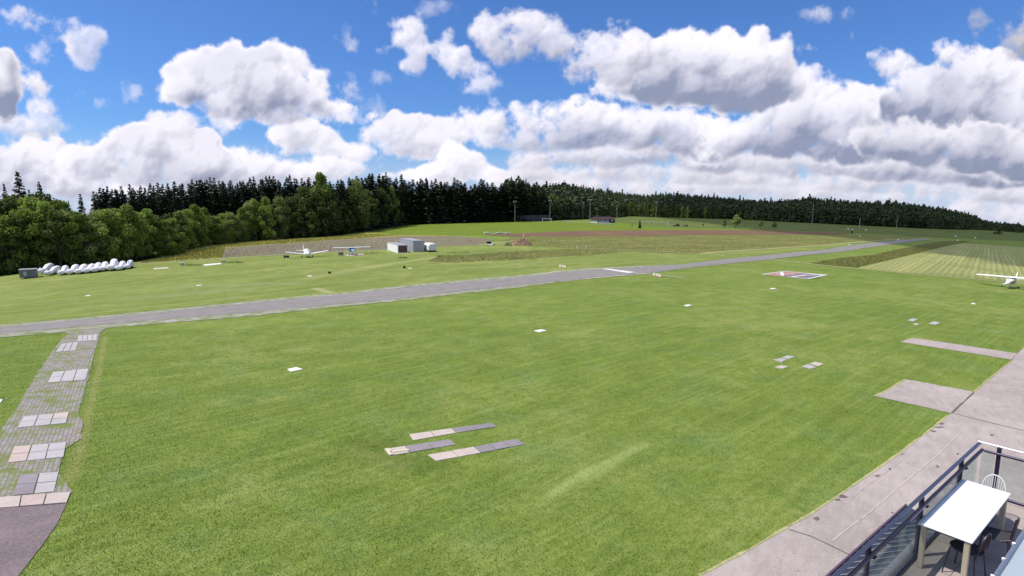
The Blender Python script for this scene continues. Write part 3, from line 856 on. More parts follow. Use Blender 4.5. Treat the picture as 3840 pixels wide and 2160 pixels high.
def crown_points(seed, h, w, n, low=.18, lobes=34, top=.9):
    """leaf positions of a broadleaf crown: clumps over a lumpy hull"""
    r = np.random.default_rng(seed)
    cs = []
    for i in range(lobes):
        t = r.uniform(0, 1) ** .8
        z = low + (1 - low) * t
        prof = math.sin(math.pi * min(1, (.12 + .88 * (1 - abs(2 * t - .85) ** 2.2)) * .5)) if False else max(.15, (1 - abs(2 * (t - .42)) ** 2.4))
        a = r.uniform(0, 2 * math.pi); q = r.uniform(.45, .92)
        cs.append((math.cos(a) * w / 2 * prof * q, math.sin(a) * w / 2 * prof * q, z * h * .97, r.uniform(.11, .22) * w))
    cs.append((0, 0, h * .93, .13 * w))
    C = np.array(cs)
    k = r.integers(0, len(C), n)
    d = r.normal(size=(n, 3)); d /= np.linalg.norm(d, axis=1, keepdims=True)
    rad = C[k, 3] * r.uniform(.55, 1.05, n)
    P = C[k, :3] + d * rad[:, None] * np.array([1, 1, .8])
    return P, d, r

def make_broadleaf(seed, h, w, n, leaf, size=.42, low=.12, name='broadleaf_tree', bark=BARK, lobes=34):
    t = empty(name, (0, 0, 0))
    P, d, r = crown_points(seed, h, w, n, low, lobes)
    P = P[P[:, 2] > .02 * h]; d = d[:len(P)]
    d2 = d + r.normal(size=d.shape) * .5 + np.array([0, 0, .35])
    me = quad_mesh('crown', P, d2[:len(P)], r.uniform(.6, 1.3, len(P)) * size, .8, leaf, r)
    c = link(bpy.data.objects.new('crown', me), t)
    m = MB()
    rr = random.Random(seed)
    m.tube([(0, 0, -.3), (.1, 0, h * .25), (-.1, .1, h * .55), (0, 0, h * .8)], [w * .035, w * .028, w * .018, w * .006], 7)
    for i in range(9):
        a = rr.uniform(0, 6.28); z = h * rr.uniform(.15, .55); L = w * rr.uniform(.25, .42)
        m.tube([(0, 0, z), (math.cos(a) * L * .5, math.sin(a) * L * .5, z + L * .55), (math.cos(a) * L, math.sin(a) * L, z + L * .95)], [w * .014, w * .01, w * .004], 5)
    m.build('trunk', bark, t)
    return t

def make_conifer(seed, h, w, n, leaf, size=.5, bare=.12, name='spruce_tree', droop=.3, bark=STEM, ragged=.25):
    t = empty(name, (0, 0, 0))
    r = np.random.default_rng(seed)
    levels = int(h * 1.5)
    zz, aa, qq, LL = [], [], [], []
    per = max(4, int(n / levels / 7))
    P = []; N = []
    for L in range(levels):
        f = (L + r.uniform(-.3, .3)) / levels
        f = min(max(f, 0), .995)
        z = h * (bare + (1 - bare) * f)
        rad = w / 2 * ((1 - f) ** .70) * (1 + r.uniform(-ragged, ragged)) + .08
        nb = max(6, int(7 + rad * 1.6))
        a0 = r.uniform(0, 6.28)
        for b in range(nb):
            a = a0 + 6.283 * b / nb + r.uniform(-.3, .3)
            Lb = rad * r.uniform(.7, 1.12)
            k = max(5, int(per * 7 / nb * (.35 + .9 * (1 - f))))
            q = r.uniform(.12, 1.0, k) ** .8
            x = np.cos(a) * Lb * q; y = np.sin(a) * Lb * q
            zb = z + r.uniform(-.5, .5) - droop * Lb * q + .12 * Lb * q * q
            spread = .16 * Lb * (1 - q) + .10
            pt = np.stack([x + r.normal(0, 1, k) * spread * .5 * -np.sin(a), y + r.normal(0, 1, k) * spread * .5 * np.cos(a), zb + r.normal(0, .06, k)], 1)
            P.append(pt)
            N.append(np.tile([np.cos(a) * .5, np.sin(a) * .5, .9], (k, 1)) + r.normal(size=(k, 3)) * .35)
    P = np.concatenate(P); N = np.concatenate(N)
    me = quad_mesh('crown', P, N, r.uniform(.6, 1.3, len(P)) * size * np.clip(1.25 - .8 * P[:, 2] / h, .45, 1), 1.1, leaf, r)
    link(bpy.data.objects.new('crown', me), t)
    m = MB(); m.tube([(0, 0, -.3), (0, 0, h * .5), (0, 0, h * .985)], [w * .045 + .06, w * .03 + .04, .01], 7)
    m.build('trunk', bark, t)
    return t

PROTOS = {}
def proto(key, fn):
    """the first use takes the object itself, later uses copy it"""
    if key not in PROTOS: PROTOS[key] = [fn(), False]
    return PROTOS[key]
def plant_tree(key, fn, loc, h, h0, w=1.0, label='', cat='tree', group=None, name=None):
    e = proto(key, fn)
    o = copy_tree(e[0]) if e[1] else e[0]
    e[1] = True
    o.location = loc
    s = h / h0
    o.scale = (s * w, s * w, s)
    o.rotation_euler = (0, 0, random.uniform(0, 6.28))
    if 'group' in o: del o['group']
    tag(o, label, cat, group)
    return o

def at(px, D):
    """ground point in the direction of column px, D metres ahead"""
    u = (px - 1920) / FPX / (math.cos(PITCH) + (1080 - 900) / FPX * math.sin(PITCH))
    return Vector((u * D, D, terr(u * D, D)))
def hgt(p, px, py):
    u, v = ray(px, py)
    return CAM_H + p.y * v - p.z

def interp(tab, x):
    for (a, b), (c, d) in zip(tab, tab[1:]):
        if a <= x <= c: return b + (d - b) * (x - a) / (c - a)
    return tab[0][1] if x < tab[0][0] else tab[-1][1]
BASE = [(-300, 1062), (0, 1036), (250, 1008), (480, 985), (640, 962), (760, 925), (960, 905), (1221, 890), (1370, 868), (1519, 843), (1920, 832), (2350, 815)]
SKYL = [(-200, 700), (330, 735), (345, 745), (365, 712), (420, 706), (500, 702), (560, 696), (650, 692), (720, 680), (780, 668), (850, 674), (930, 670), (1000, 663), (1060, 657), (1150, 668), (1240, 664), (1300, 662), (1370, 654), (1450, 650), (1500, 660), (1560, 666), (1640, 672), (1700, 676), (1850, 681), (1920, 680), (1965, 676), (1985, 692), (2030, 705), (2060, 703), (2130, 702), (2200, 712), (2300, 722), (2400, 733)]
def Dbase(px): return G(px, interp(BASE, px)).y

bl = {}
def BL(k):
    specs = {'a0': (11, LEAF_A, 34), 'a1': (12, LEAF_A, 28), 'a2': (13, LEAF_A, 40), 'd0': (21, LEAF_B, 34), 'd1': (22, LEAF_B, 44), 'w0': (31, LEAF_W, 36)}
    sd, lf, lb = specs[k]
    return lambda: make_broadleaf(sd, 14, 9.5, 5200, lf, .50, .04, lobes=lb)
def CF(k):
    specs = {'s0': (41, 26, 6.4, NEEDLE, .3, .2), 's1': (42, 26, 5.6, NEEDLE, .25, .35), 's2': (43, 26, 7.2, NEEDLE, .35, .3), 'l0': (44, 26, 7.0, NEEDLE_L, .2, .45)}
    sd, h, w, lf, dr, rg = specs[k]
    return lambda: make_conifer(sd, h, w, 7500, lf, .72, .04, droop=dr, ragged=rg)

LAND = [(-40, 'the left edge of the view'), (53, 'the thin post with a white box'), (108, 'the grey site trailer'), (150, 'the two gliders beside the site trailer'), (195, 'the gap left of the long glider row'), (240, 'the first gliders of the long row'), (300, 'the third covered glider'), (350, 'the middle of the glider row'),
        (420, 'the tallest covered glider'), (480, 'the last covered glider'), (540, 'the gap right of the glider row'), (603, 'the pale dirty rectangle'), (682, 'the pale grey box with a white lid'), (740, 'the buttercup patch'), (795, 'the large white rectangle'), (845, 'the left end of the stubble field'), (930, 'the left third of the stubble field'),
        (1000, 'the stubble left of the tow cart'), (1074, 'the tow cart'), (1152, 'the white low-wing aeroplane'), (1215, 'the gap between the two left aeroplanes'), (1275, 'the brown crate'), (1325, 'the blue aeroplane'), (1400, 'the grass right of the blue aeroplane'), (1470, 'the white container'), (1540, 'the grey container'), (1605, 'the covered trailer'), (1700, 'the meadow right of the trailer'), (1800, 'the rubble boulders'),
        (1931, 'the floodlight pole left of the net fence'), (1995, 'the net fence'), (2062, 'the two-headed floodlight pole'), (2125, 'the second goal'), (2185, 'the thin far floodlight pole'), (2225, 'the tallest floodlight pole'), (2270, 'the clubhouse'), (2313, 'the pole right of the clubhouse'), (2399, 'the small dark fir'), (2459, 'the rightmost floodlight pole'), (2530, 'the dark machine in the goal'), (2637, 'the tiny pasture shrub'), (2720, 'the wispy sapling')]
used_labels = {}
def where(x, base):
    lx, ln = min(LAND, key=lambda q: abs(q[0] - x))
    side = 'behind' if abs(lx - x) < 9 else ('behind and left of' if x < lx else 'behind and right of')
    s = f'{base} {side} {ln}'
    k = used_labels.get(s, 0); used_labels[s] = k + 1
    if k: s = s.replace(base, base.replace('tree', 'neighbour tree', 1) if k == 1 else base.replace('tree', 'further tree', 1))
    return s
GF = 'broadleaf trees along the left forest edge'
GC = 'dark conifers of the forest wall'
GM = 'mixed broadleaf trees before the conifers'
GH = 'trees at the foot of the wooded ridge'
# front row of sunlit broadleaf trees, left
rd = random.Random(3)
x = -70
while x < 1010:
    D = Dbase(x) + 3 + rd.uniform(-1, 2.5)
    p = at(x, D)
    ytop = interp([(-80, 815), (100, 795), (190, 785), (250, 800), (330, 815), (430, 778), (520, 790), (600, 812), (700, 795), (780, 790), (860, 800), (930, 772), (1010, 765)], x) + rd.uniform(-24, 26)
    h = hgt(p, x, ytop)
    k = rd.choice(['a0', 'a1', 'a2', 'w0'] if x > 250 else ['a0', 'a1', 'a2', 'd0'])
    plant_tree(k, BL(k), p, h, 14, .92 * max(.8, 12.5 / h), where(x, ('tall ' if h > 16 else 'lower ') + 'sunlit leafy tree'), 'tree', GF)
    x += rd.uniform(34, 50) * 115 / D
# second rank behind them
x = -60
while x < 1000:
    D = Dbase(x) + 13 + rd.uniform(-2, 4)
    p = at(x, D)
    ytop = interp([(-80, 770), (60, 740), (150, 735), (200, 715), (250, 770), (330, 805), (430, 790), (700, 815), (1000, 800)], x) + rd.uniform(-12, 12)
    h = hgt(p, x, ytop)
    k = rd.choice(['d0', 'd1', 'a1'])
    plant_tree(k, BL(k), p, h, 14, .95, 'darker second-rank leafy tree above ' + min(LAND, key=lambda q_: abs(q_[0] - x))[1], 'tree', GF + ', second rank')
    x += rd.uniform(52, 75) * 125 / D
# mixed broadleaf belt in the middle, with the tall pale crowns that stand out
for x, yt, k, wf, dd in [(1015, 775, 'd0', 1.0, 3), (1060, 800, 'w0', .9, 2), (1095, 740, 'd1', .8, 6), (1150, 700, 'd1', .8, 6), (1120, 800, 'd0', .8, 1), (1190, 730, 'd0', .85, 3), (1235, 700, 'd1', .9, 3), (1180, 810, 'd0', .9, 0),
                         (1285, 760, 'd0', .9, 1), (1335, 700, 'd1', .9, 2), (1310, 790, 'd1', .9, -2), (1385, 720, 'd0', .9, 2), (1430, 705, 'd1', .85, 3), (1365, 780, 'd0', .8, -3), (1425, 770, 'd0', .8, -3), (1475, 735, 'd0', .9, 2), (1500, 790, 'd0', .8, -2), (1530, 780, 'd1', .7, 3), (1660, 750, 'd0', .7, 3), (1580, 800, 'd0', .7, 3), (1725, 790, 'd1', .7, 3), (1800, 770, 'd1', .7, 6)]:
    D = Dbase(x) + 5 + dd; p = at(x, D); h = hgt(p, x, yt)
    plant_tree(k, BL(k), p, h, 14, wf * 1.08, where(x, ('tall ' if yt < 745 else 'low ') + 'dark leafy tree'), 'tree', GM)
for x, yt, k, wf, dd, lab in [(1215, 655, 'a0', .62, 8, 'tallest broad green crown rising to the conifer tops in the middle of the forest'),
                              (1345, 680, 'w0', .66, 6, 'pale green rounded crown right of the tallest green crown'),
                              (1470, 700, 'a2', .62, 5, 'last bright leafy tree where the forest edge steps back to the meadow'),
                              (1055, 745, 'w0', .8, 3, 'pale greyish green tree at the foot of the conifers left of the white aeroplane'),
                              (150, 728, 'a1', 1.0, 20, 'rounded leafy crown right of the lone tall spruce')]:
    D = Dbase(x) + 5 + dd; p = at(x, D); h = hgt(p, x, yt)
    plant_tree(k, BL(k), p, h, 14, wf * 1.08, lab, 'tree')
# conifer wall
x = 372
i = 0
while x < 2040:
    for row in (0, 1):
        xx = x + row * 7 + rd.uniform(-4, 4)
        D = Dbase(xx) + (26 if xx < 1050 else 17 if xx < 1519 else 6) + row * 9 + rd.uniform(-2, 2)
        if xx > 1500: D = Dbase(xx) + 6 + row * 14 + rd.uniform(-3, 3)
        p = at(xx, D)
        yt = interp(SKYL, xx) + rd.choice([-10, -4, 2, 6, 10, 16, 24]) + (0 if row else rd.uniform(0, 22))
        h = hgt(p, xx, yt)
        k = rd.choice(['s0', 's1', 's2', 's0', 's1', 'l0'])
        h0 = 26
        wf = (31 / 18.0 * D / 150.0) / (h / h0 * 6.4) * 5.4 if False else max(.9, min(2.8, (D * rd.uniform(66, 86) / FPX) / (h / h0 * 6.4)))
        plant_tree(k, CF(k), p, h, h0, wf, ('rear' if row else 'front') + (' tall' if h > 29 else ' shorter') + ' spruce of the conifer wall above ' + min(LAND, key=lambda q_: abs(q_[0] - xx))[1], 'tree', GC)
    x += rd.uniform(12, 18)
# the separate conifers at the far left
for x, yt, wpx, D, k, lab in [(95, 641, 105, 140, 's2', 'tall lone spruce towering over the left end of the forest'),
                              (40, 686, 70, 142, 'l0', 'narrow dark conifer immediately left of the tall lone spruce'),
                              (2, 706, 80, 140, 's1', 'dark conifer cut by the left edge of the view'),
                              (170, 680, 85, 150, 's0', 'medium spruce with a pointed top right of the tall lone spruce'),
                              (130, 712, 60, 146, 's1', 'short spruce squeezed between the tall lone spruce and its right neighbour'),
                              (205, 725, 70, 150, 'l0', 'dark conifer top beside the gap of sky'),
                              (318, 728, 62, 155, 's1', 'small dark conifer standing alone in the gap of sky'),
                              (272, 750, 34, 170, 's0', 'thin distant spruce tip in the gap of sky')]:
    p = at(x, D); h = hgt(p, x, yt)
    w = wpx * D / FPX
    w0 = {'s0': 6.4, 's1': 5.6, 's2': 7.2, 'l0': 7.0}[k]
    plant_tree(k, CF(k), p, h, 26, w / (w0 * h / 26), lab, 'tree')
# tree with open upswept top on the skyline
p = at(1972, 510); plant_tree('l0', CF('l0'), p, hgt(p, 1972, 668), 26, .9, 'open topped pine standing clear on the skyline where the forest drops to the ridge', 'tree')

# foot of the ridge: trees one can tell apart
x = 1990
while x < 2700:
    yb = interp([(1990, 829), (2200, 820), (2350, 812), (2760, 824)], x)
    D = G(x, yb).y + rd.uniform(4, 16)
    p = at(x, D)
    yt = interp([(1990, 725), (2100, 740), (2200, 755), (2300, 765), (2400, 762), (2700, 785)], x) + rd.uniform(-8, 12)
    k = rd.choice(['d0', 'd1', 'd0', 'd1', 'a1'])
    plant_tree(k, BL(k), p, hgt(p, x, yt), 14, rd.uniform(.65, .85), where(x, 'leafy ridge-foot tree'), 'tree', GH)
    x += rd.uniform(17, 26)

# wooded ridge
RB_ = [(1900, 832), (2200, 822), (2350, 811), (2760, 823), (3200, 845), (3476, 858), (3640, 862), (3750, 866), (3840, 868), (4100, 880)]
RT_ = [(1900, 690), (1990, 710), (2060, 706), (2130, 706), (2200, 716), (2400, 734), (2516, 729), (2650, 740), (2800, 754), (2880, 760), (2960, 756), (3029, 748), (3100, 756), (3180, 761), (3300, 764), (3440, 776), (3560, 793), (3640, 808), (3700, 824), (3780, 834), (3840, 841), (4100, 850)]
def ridge_pt(px, f):
    yb = interp(RB_, px)
    Db = G(px, min(yb, 866 if px > 3500 else 900)).y
    Db = min(Db, 1100)
    D = Db * (1 + .55 * f)
    p = at(px, D)
    ytop = interp(RT_, px) + 10
    pt = at(px, Db * 1.55)
    ht = max(2, hgt(pt, px, ytop) - 12)
    prof = math.sin(min(1, f) * math.pi / 2) ** 1.15
    z = p.z + ht * prof
    return Vector((p.x, p.y, z))
vs_, fs = [], []
nx_, nf_ = 70, 12
for i in range(nx_ + 1):
    px = 1880 + (4100 - 1880) * i / nx_
    for j in range(nf_ + 1):
        f = j / nf_ * 1.25
        q = ridge_pt(px, min(f, 1.0))
        if f > 1: q = q + Vector((0, 1, 0)) * (f - 1) * 1200 + Vector((0, 0, -1)) * (f - 1) * 60
        vs_.append(q - Vector((0, 0, 1.0 if j else 2.5)))
for i in range(nx_):
    for j in range(nf_):
        a = i * (nf_ + 1) + j
        fs.append((a, a + nf_ + 1, a + nf_ + 2, a + 1))
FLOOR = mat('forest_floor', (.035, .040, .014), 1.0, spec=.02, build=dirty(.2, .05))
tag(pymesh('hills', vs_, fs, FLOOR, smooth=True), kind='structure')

def ridge_forest():
    r = np.random.default_rng(77)
    Ps, Ns, Sz = [], [], []
    P0, d0, _ = crown_points(5, 1.0, .9, 90, .05, 14)
    rr = random.Random(9)
    cnt = 0
    for _ in range(4600):
        px = rr.uniform(1890, 4080); f = rr.random() ** .8 if rr.random() < .8 else rr.uniform(0, .04)
        q = ridge_pt(px, f)
        h = rr.uniform(14, 25) * (1.0 if rr.random() > .04 else 1.25)
        if px > 3650: h *= .75
        conif = rr.random() < .18
        n = 70
        if conif:
            t = r.uniform(0, 1, n) ** 1.3; a = r.uniform(0, 6.28, n); rad = (1 - t) * .17 * h + .1
            P = np.stack([np.cos(a) * rad, np.sin(a) * rad, (.15 + .85 * t) * h], 1); N = np.stack([np.cos(a), np.sin(a), np.full(n, .7)], 1)
        else:
            k = r.permutation(len(P0))[:n]; P = P0[k] * h * np.array([.62, .62, .9]) ; N = d0[k] + np.array([0, 0, .4])
        Ps.append(P + np.array(q)); Ns.append(N); Sz.append(r.uniform(.7, 1.3, len(P)) * h * .115)
    P = np.concatenate(Ps); N = np.concatenate(Ns); S = np.concatenate(Sz)
    me = quad_mesh('forest', P, N + r.normal(size=N.shape) * .3, S, .9, leaf_mat('ridge_foliage', (.022, .040, .016), (.105, .140, .045), .2, 0, .09), r)
    # colour drifts along the slope come from the material's position noise
    return tag(link(bpy.data.objects.new('forest', me)), kind='stuff')
ridge_forest()

# forest interior: undergrowth that closes the view between the trunks
def undergrowth():
    r = np.random.default_rng(3); rr = random.Random(4)
    Ps, Ns, Sz = [], [], []
    P0, d0, _ = crown_points(6, 1.0, 1.1, 160, .0, 14)
    for _ in range(520):
        px = rr.uniform(-260, 2320)
        D = Dbase(px) + rr.uniform(0, 16) + 1.5
        p = at(px, D); h = rr.uniform(2.0, 6.0) * (1.3 if px > 1500 else 1)
        Ps.append(P0 * h + np.array(p)); Ns.append(d0 + np.array([0, 0, .3])); Sz.append(r.uniform(.6, 1.2, len(P0)) * (.42 if px < 1500 else .8))
    P = np.concatenate(Ps); N = np.concatenate(Ns); S = np.concatenate(Sz)
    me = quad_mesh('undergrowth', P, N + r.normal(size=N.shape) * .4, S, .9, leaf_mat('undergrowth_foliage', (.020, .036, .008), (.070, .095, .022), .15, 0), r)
    tag(link(bpy.data.objects.new('undergrowth', me)), kind='stuff')
undergrowth()
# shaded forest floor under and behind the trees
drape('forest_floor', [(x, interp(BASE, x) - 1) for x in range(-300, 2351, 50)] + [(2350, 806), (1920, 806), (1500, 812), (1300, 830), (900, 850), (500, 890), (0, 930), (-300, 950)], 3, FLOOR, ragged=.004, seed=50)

# ------------------------------------------------------------------ concrete plates let into the grass
def plates(thing, part, quad, nx, ny, material, label, cat='slab', group=None, mats=None, th=.035, gap=.02, parent=None, world=False, raise_=False):
    P = [q if world else G(*q) for q in quad]
    if raise_: P = [q + Vector((0, 0, .018 + .00032 * q.y)) for q in P]
    base = P[3]
    t = parent or empty(thing, base, 0, label, cat, group)
    o0 = t.location
    for j in range(ny):
        for i in range(nx):
            u0, u1, v0, v1 = i / nx, (i + 1) / nx, j / ny, (j + 1) / ny
            def pt(u, v): return (P[0].lerp(P[1], u)).lerp(P[3].lerp(P[2], u), v)
            L = (P[1] - P[0]).length / nx; W = (P[3] - P[0]).length / ny
            gu, gv = gap / max(L, .1) / nx, gap / max(W, .1) / ny
            c = [pt(u0 + gu, v0 + gv), pt(u1 - gu, v0 + gv), pt(u1 - gu, v1 - gv), pt(u0 + gu, v1 - gv)]
            tilt = random.uniform(-.004, .004)
            vs_ = [q - Vector(o0) - Vector((0, 0, .06)) for q in c] + [q - Vector(o0) + Vector((0, 0, th + random.uniform(-.004, .004) + tilt)) for q in c]
            cen = sum((v for v in vs_[4:]), Vector()) / 4
            m = MB()
            ring = [v.lerp(cen, .012) for v in vs_[4:]]
            edge = [v - Vector((0, 0, .008)) for v in vs_[4:]]
            m.add(vs_[:4] + edge + ring, [(0, 1, 5, 4), (1, 2, 6, 5), (2, 3, 7, 6), (3, 0, 4, 7), (4, 5, 9, 8), (5, 6, 10, 9), (6, 7, 11, 10), (7, 4, 8, 11), (8, 9, 10, 11)])
            mm = mats[(i + j * nx) % len(mats)] if mats else material
            o = m.build(part, mm, t)
            bm = bmesh.new(); bm.from_mesh(o.data); bmesh.ops.recalc_face_normals(bm, faces=bm.faces); bm.to_mesh(o.data); bm.free()
    return t
GT = 'tie-down strips of concrete plates in the middle of the lawn'
def strip(lab, q1, n1, m1, q2, n2, m2):
    t = plates('tie_down_strip', 'plate', q1, n1, 1, m1, lab, 'paving strip', GT)
    plates('', 'plate', q2, n2, 1, m2, '', parent=t)
    return t
s1 = strip('rear paving strip in the lawn, two beige plates then grey ones', [(1534, 1630), (1694, 1607), (1712, 1625), (1548, 1654)], 2, CONC_B, [(1694, 1607), (1840, 1587), (1867, 1601), (1712, 1625)], 2, CONC_G)
s2 = strip('shorter middle paving strip with a cream T-shaped stone on its left end', [(1439, 1686), (1521, 1674), (1537, 1699), (1459, 1711)], 1, CONC_B, [(1521, 1674), (1687, 1648), (1711, 1669), (1537, 1699)], 2, CONC_G)
s3 = strip('front right paving strip in the lawn, two beige plates then three grey ones', [(1603, 1707), (1778, 1677), (1805, 1700), (1635, 1731)], 2, CONC_B, [(1778, 1677), (1938, 1646), (1969, 1668), (1805, 1700)], 3, CONC_G)
# cream T bar lying on the middle strip
def bar(parent, name, px1, px2, w, h, material, z=.03):
    a, b = G(*px1), G(*px2); d = (b - a).normalized(); n = Vector((-d.y, d.x, 0)) * w / 2
    o0 = Vector(parent.location)
    vs_ = [a - n, b - n, b + n, a + n]
    m = MB(); m.add([v - o0 + Vector((0, 0, z)) for v in vs_] + [v - o0 + Vector((0, 0, z + h)) for v in vs_], [(0, 3, 2, 1), (4, 5, 6, 7), (0, 1, 5, 4), (1, 2, 6, 5), (2, 3, 7, 6), (3, 0, 4, 7)])
    return m.build(name, material, parent)
CREAMSTONE = mat('cream_stone', (.66, .60, .42), .85, build=dirty(.12, 2))
bar(s2, 'cream_bar', (1449, 1686), (1470, 1708), .16, .03, CREAMSTONE, .036)
bar(s2, 'cream_bar', (1464, 1699), (1533, 1690), .14, .03, CREAMSTONE, .036)

GP = 'slab panels set into the taxiway'
for lab, q, nx, ny, mts in [
    ('pale slab panel of eight plates beside the runway at the top of the taxiway', [(293, 1261), (366, 1256), (364, 1278), (289, 1283)], 4, 2, [CONC_P]),
    ('pale slab panel of six plates at the left edge of the taxiway, second from the runway', [(230, 1292), (296, 1284), (284, 1316), (208, 1323)], 3, 2, [CONC_P]),
    ('bluish white slab panel, third from the runway on the taxiway', [(198, 1398), (334, 1385), (322, 1427), (178, 1438)], 3, 2, [CONC_P]),
    ('long pale slab panel halfway down the taxiway, fourth from the runway', [(88, 1565), (260, 1548), (249, 1590), (64, 1608)], 3, 2, [CONC_P, CONC_P, CONC_B, CONC_P]),
    ('slab panel with a pinkish left column and grey right plates', [(53, 1678), (251, 1661), (240, 1717), (28, 1739)], 3, 2, [CONC_K, CONC_P, CONC_P]),
    ('square grey slab panel of four plates nearest the asphalt yard', [(73, 1784), (222, 1774), (205, 1848), (48, 1863)], 2, 2, [CONC_G, CONC_P]),
    ('single row of beige slabs along the edge of the reddish asphalt yard', [(-110, 1877), (268, 1848), (252, 1889), (-110, 1918)], 4, 1, [CONC_K, CONC_B])]:
    plates('slab_panel', 'plate', q, nx, ny, None, lab, 'slab panel', GP, mts, gap=.02, raise_=True)

GR = 'small tie-down slabs on the right of the lawn'
t = plates('tie_down_slab', 'plate', [(2898, 1350), (2927, 1344), (2953, 1348), (2932, 1359)], 1, 1, CONC_P, 'pair of pale slabs touching corner to corner, left of the nearer right-hand group', 'slab', GR)
plates('', 'plate', [(2930, 1341), (2953, 1334), (2983, 1340), (2959, 1347)], 1, 1, CONC_P, '', parent=t)
t = plates('tie_down_slab', 'plate', [(3007, 1375), (3030, 1367), (3062, 1378), (3040, 1384)], 1, 1, CONC_P, 'pair of pale slabs right of the nearer group, before the apron', 'slab', GR)
plates('', 'plate', [(3034, 1365), (3056, 1357), (3091, 1366), (3070, 1374)], 1, 1, CONC_B, '', parent=t)
plates('tie_down_slab', 'plate', [(2903, 1378), (2927, 1370), (2957, 1376), (2936, 1384)], 2, 1, CONC_B, 'small cream slab split in two, frontmost of the nearer right-hand group', 'slab', GR)
plates('tie_down_slab', 'plate', [(3402, 1202), (3420, 1195), (3443, 1198), (3427, 1206)], 2, 1, CONC_P, 'double pale slab at the back of the far group near the parked high-wing plane', 'slab', GR)
plates('tie_down_slab', 'plate', [(3422, 1215), (3434, 1213), (3450, 1216), (3438, 1220)], 1, 1, CONC_B, 'tiny cream slab in front of the far double slab', 'slab', GR)
plates('tie_down_slab', 'plate', [(3481, 1214), (3499, 1206), (3527, 1210), (3511, 1218)], 2, 1, CONC_P, 'pale slab on the right of the far group, behind the grassy apron strip', 'slab', GR)

GW = 'white marker plates lying flat in the grass'
for lab, q in [
    ('largest white plate on the near lawn, left of centre', [(1076, 1386), (1112, 1378), (1138, 1386), (1090, 1396)]),
    ('white plate in the middle of the lawn, second nearest', [(2002, 1241), (2030, 1236), (2052, 1241), (2022, 1247)]),
    ('small white plate below the orange and white boards', [(2563, 1146), (2580, 1142.5), (2596, 1146), (2578, 1150)]),
    ('narrow white plate in front of the red signal square', [(2887, 1082), (2903, 1081), (2913, 1084), (2890, 1085.5)]),
    ('white plate cut by the left edge beside the taxiway', [(-20, 1503), (13, 1499), (4, 1512), (-26, 1516)]),
    ('small white plate left of the runway crossing, lowest on the far field', [(320, 1109), (338, 1107.5), (340, 1110), (322, 1111.5)]),
    ('small white plate below the large white rectangle', [(736, 1070), (755, 1068.5), (757, 1071), (738, 1072.5)]),
    ('small white plate below the white low-wing aeroplane', [(1152, 1035), (1170, 1033.5), (1172, 1036), (1154, 1037.5)]),
    ('large white rectangle beside the dirt track', [(762, 992), (826, 987), (832, 990.5), (768, 997)]),
    ('pale dirty rectangle left of the large white one', [(575, 1006), (632, 1002), (632, 1007), (575, 1011)]),
    ('tiny white plate right of the black box before the containers', [(1531, 1006), (1543, 1005), (1545, 1007), (1533, 1008)]),
    ('tiny pale plate far right on the lawn before the high-wing plane', [(3640, 1138), (3652, 1137), (3660, 1141), (3648, 1142)])]:
    plates('marker_plate', 'plate', q, 1, 1, CONC_B if 'pale dirty' in lab else CONC_W, lab, 'marker plate', GW, th=.05)

# signal square
sig = [G(2862, 1031), G(2941, 1019.5), G(3098, 1033), G(3030, 1047)]
S = Vector(sig[0]); st = empty('signal_square', S, 0, 'red and grey signal square with white border bars lying on the lawn', 'signal square')
def sq(u, v): return sig[0].lerp(sig[1], v).lerp(sig[3].lerp(sig[2], v), u)
RED = mat('signal_red', (.46, .22, .18), .8, build=dirty(.15, 1)); SGREY = mat('signal_grey', (.24, .20, .22), .9, build=dirty(.2, 1)); SBROWN = mat('signal_worn', (.30, .23, .22), .9, build=dirty(.3, 1.5))
WHT = mat('white_paint', (.82, .80, .77), .6, build=dirty(.08, 1.5))
def sqp(name, pts, z0, z1, m_):
    q = [sq(*p) - S for p in pts]; n = len(q)
    m = MB(); m.add([v + Vector((0, 0, z0)) for v in q] + [v + Vector((0, 0, z1)) for v in q], [tuple(range(n, 2 * n))] + [(i, (i + 1) % n, n + (i + 1) % n, n + i) for i in range(n)])
    return m.build(name, m_, st)
sqp('red_panel', [(0, 0), (.38, 0), (.38, 1), (0, 1)], -.05, .06, RED)
sqp('worn_panel', [(.38, 0), (.60, 0), (.60, 1), (.38, 1)], -.05, .058, SBROWN)
sqp('grey_panel', [(.60, 0), (1, 0), (1, 1), (.60, 1)], -.05, .06, SGREY)
def sqbar(u0, v0, u1, v1, w, name='white_bar'):
    a, b = sq(u0, v0), sq(u1, v1); d = (b - a).normalized(); n = Vector((-d.y, d.x, 0)) * w / 2
    q = [v - S for v in (a - n, b - n, b + n, a + n)]
    m = MB(); m.add([v + Vector((0, 0, .05)) for v in q] + [v + Vector((0, 0, .11)) for v in q], [(4, 5, 6, 7), (0, 1, 5, 4), (1, 2, 6, 5), (2, 3, 7, 6), (3, 0, 4, 7)])
    return m.build(name, WHT, st)
sqbar(-.01, 0, -.01, 1, .35); sqbar(1.01, 0, 1.01, 1, .35); sqbar(0, 1.02, 1, 1.02, .32); sqbar(.56, -.01, 1, -.01, .18)
sqbar(.06, .75, .38, .12, .5); sqbar(.15, .35, .42, .62, .4); sqbar(.62, .10, .70, .62, .5); sqbar(.70, .62, .98, .80, .22); sqbar(.58, .93, .95, .93, .45)

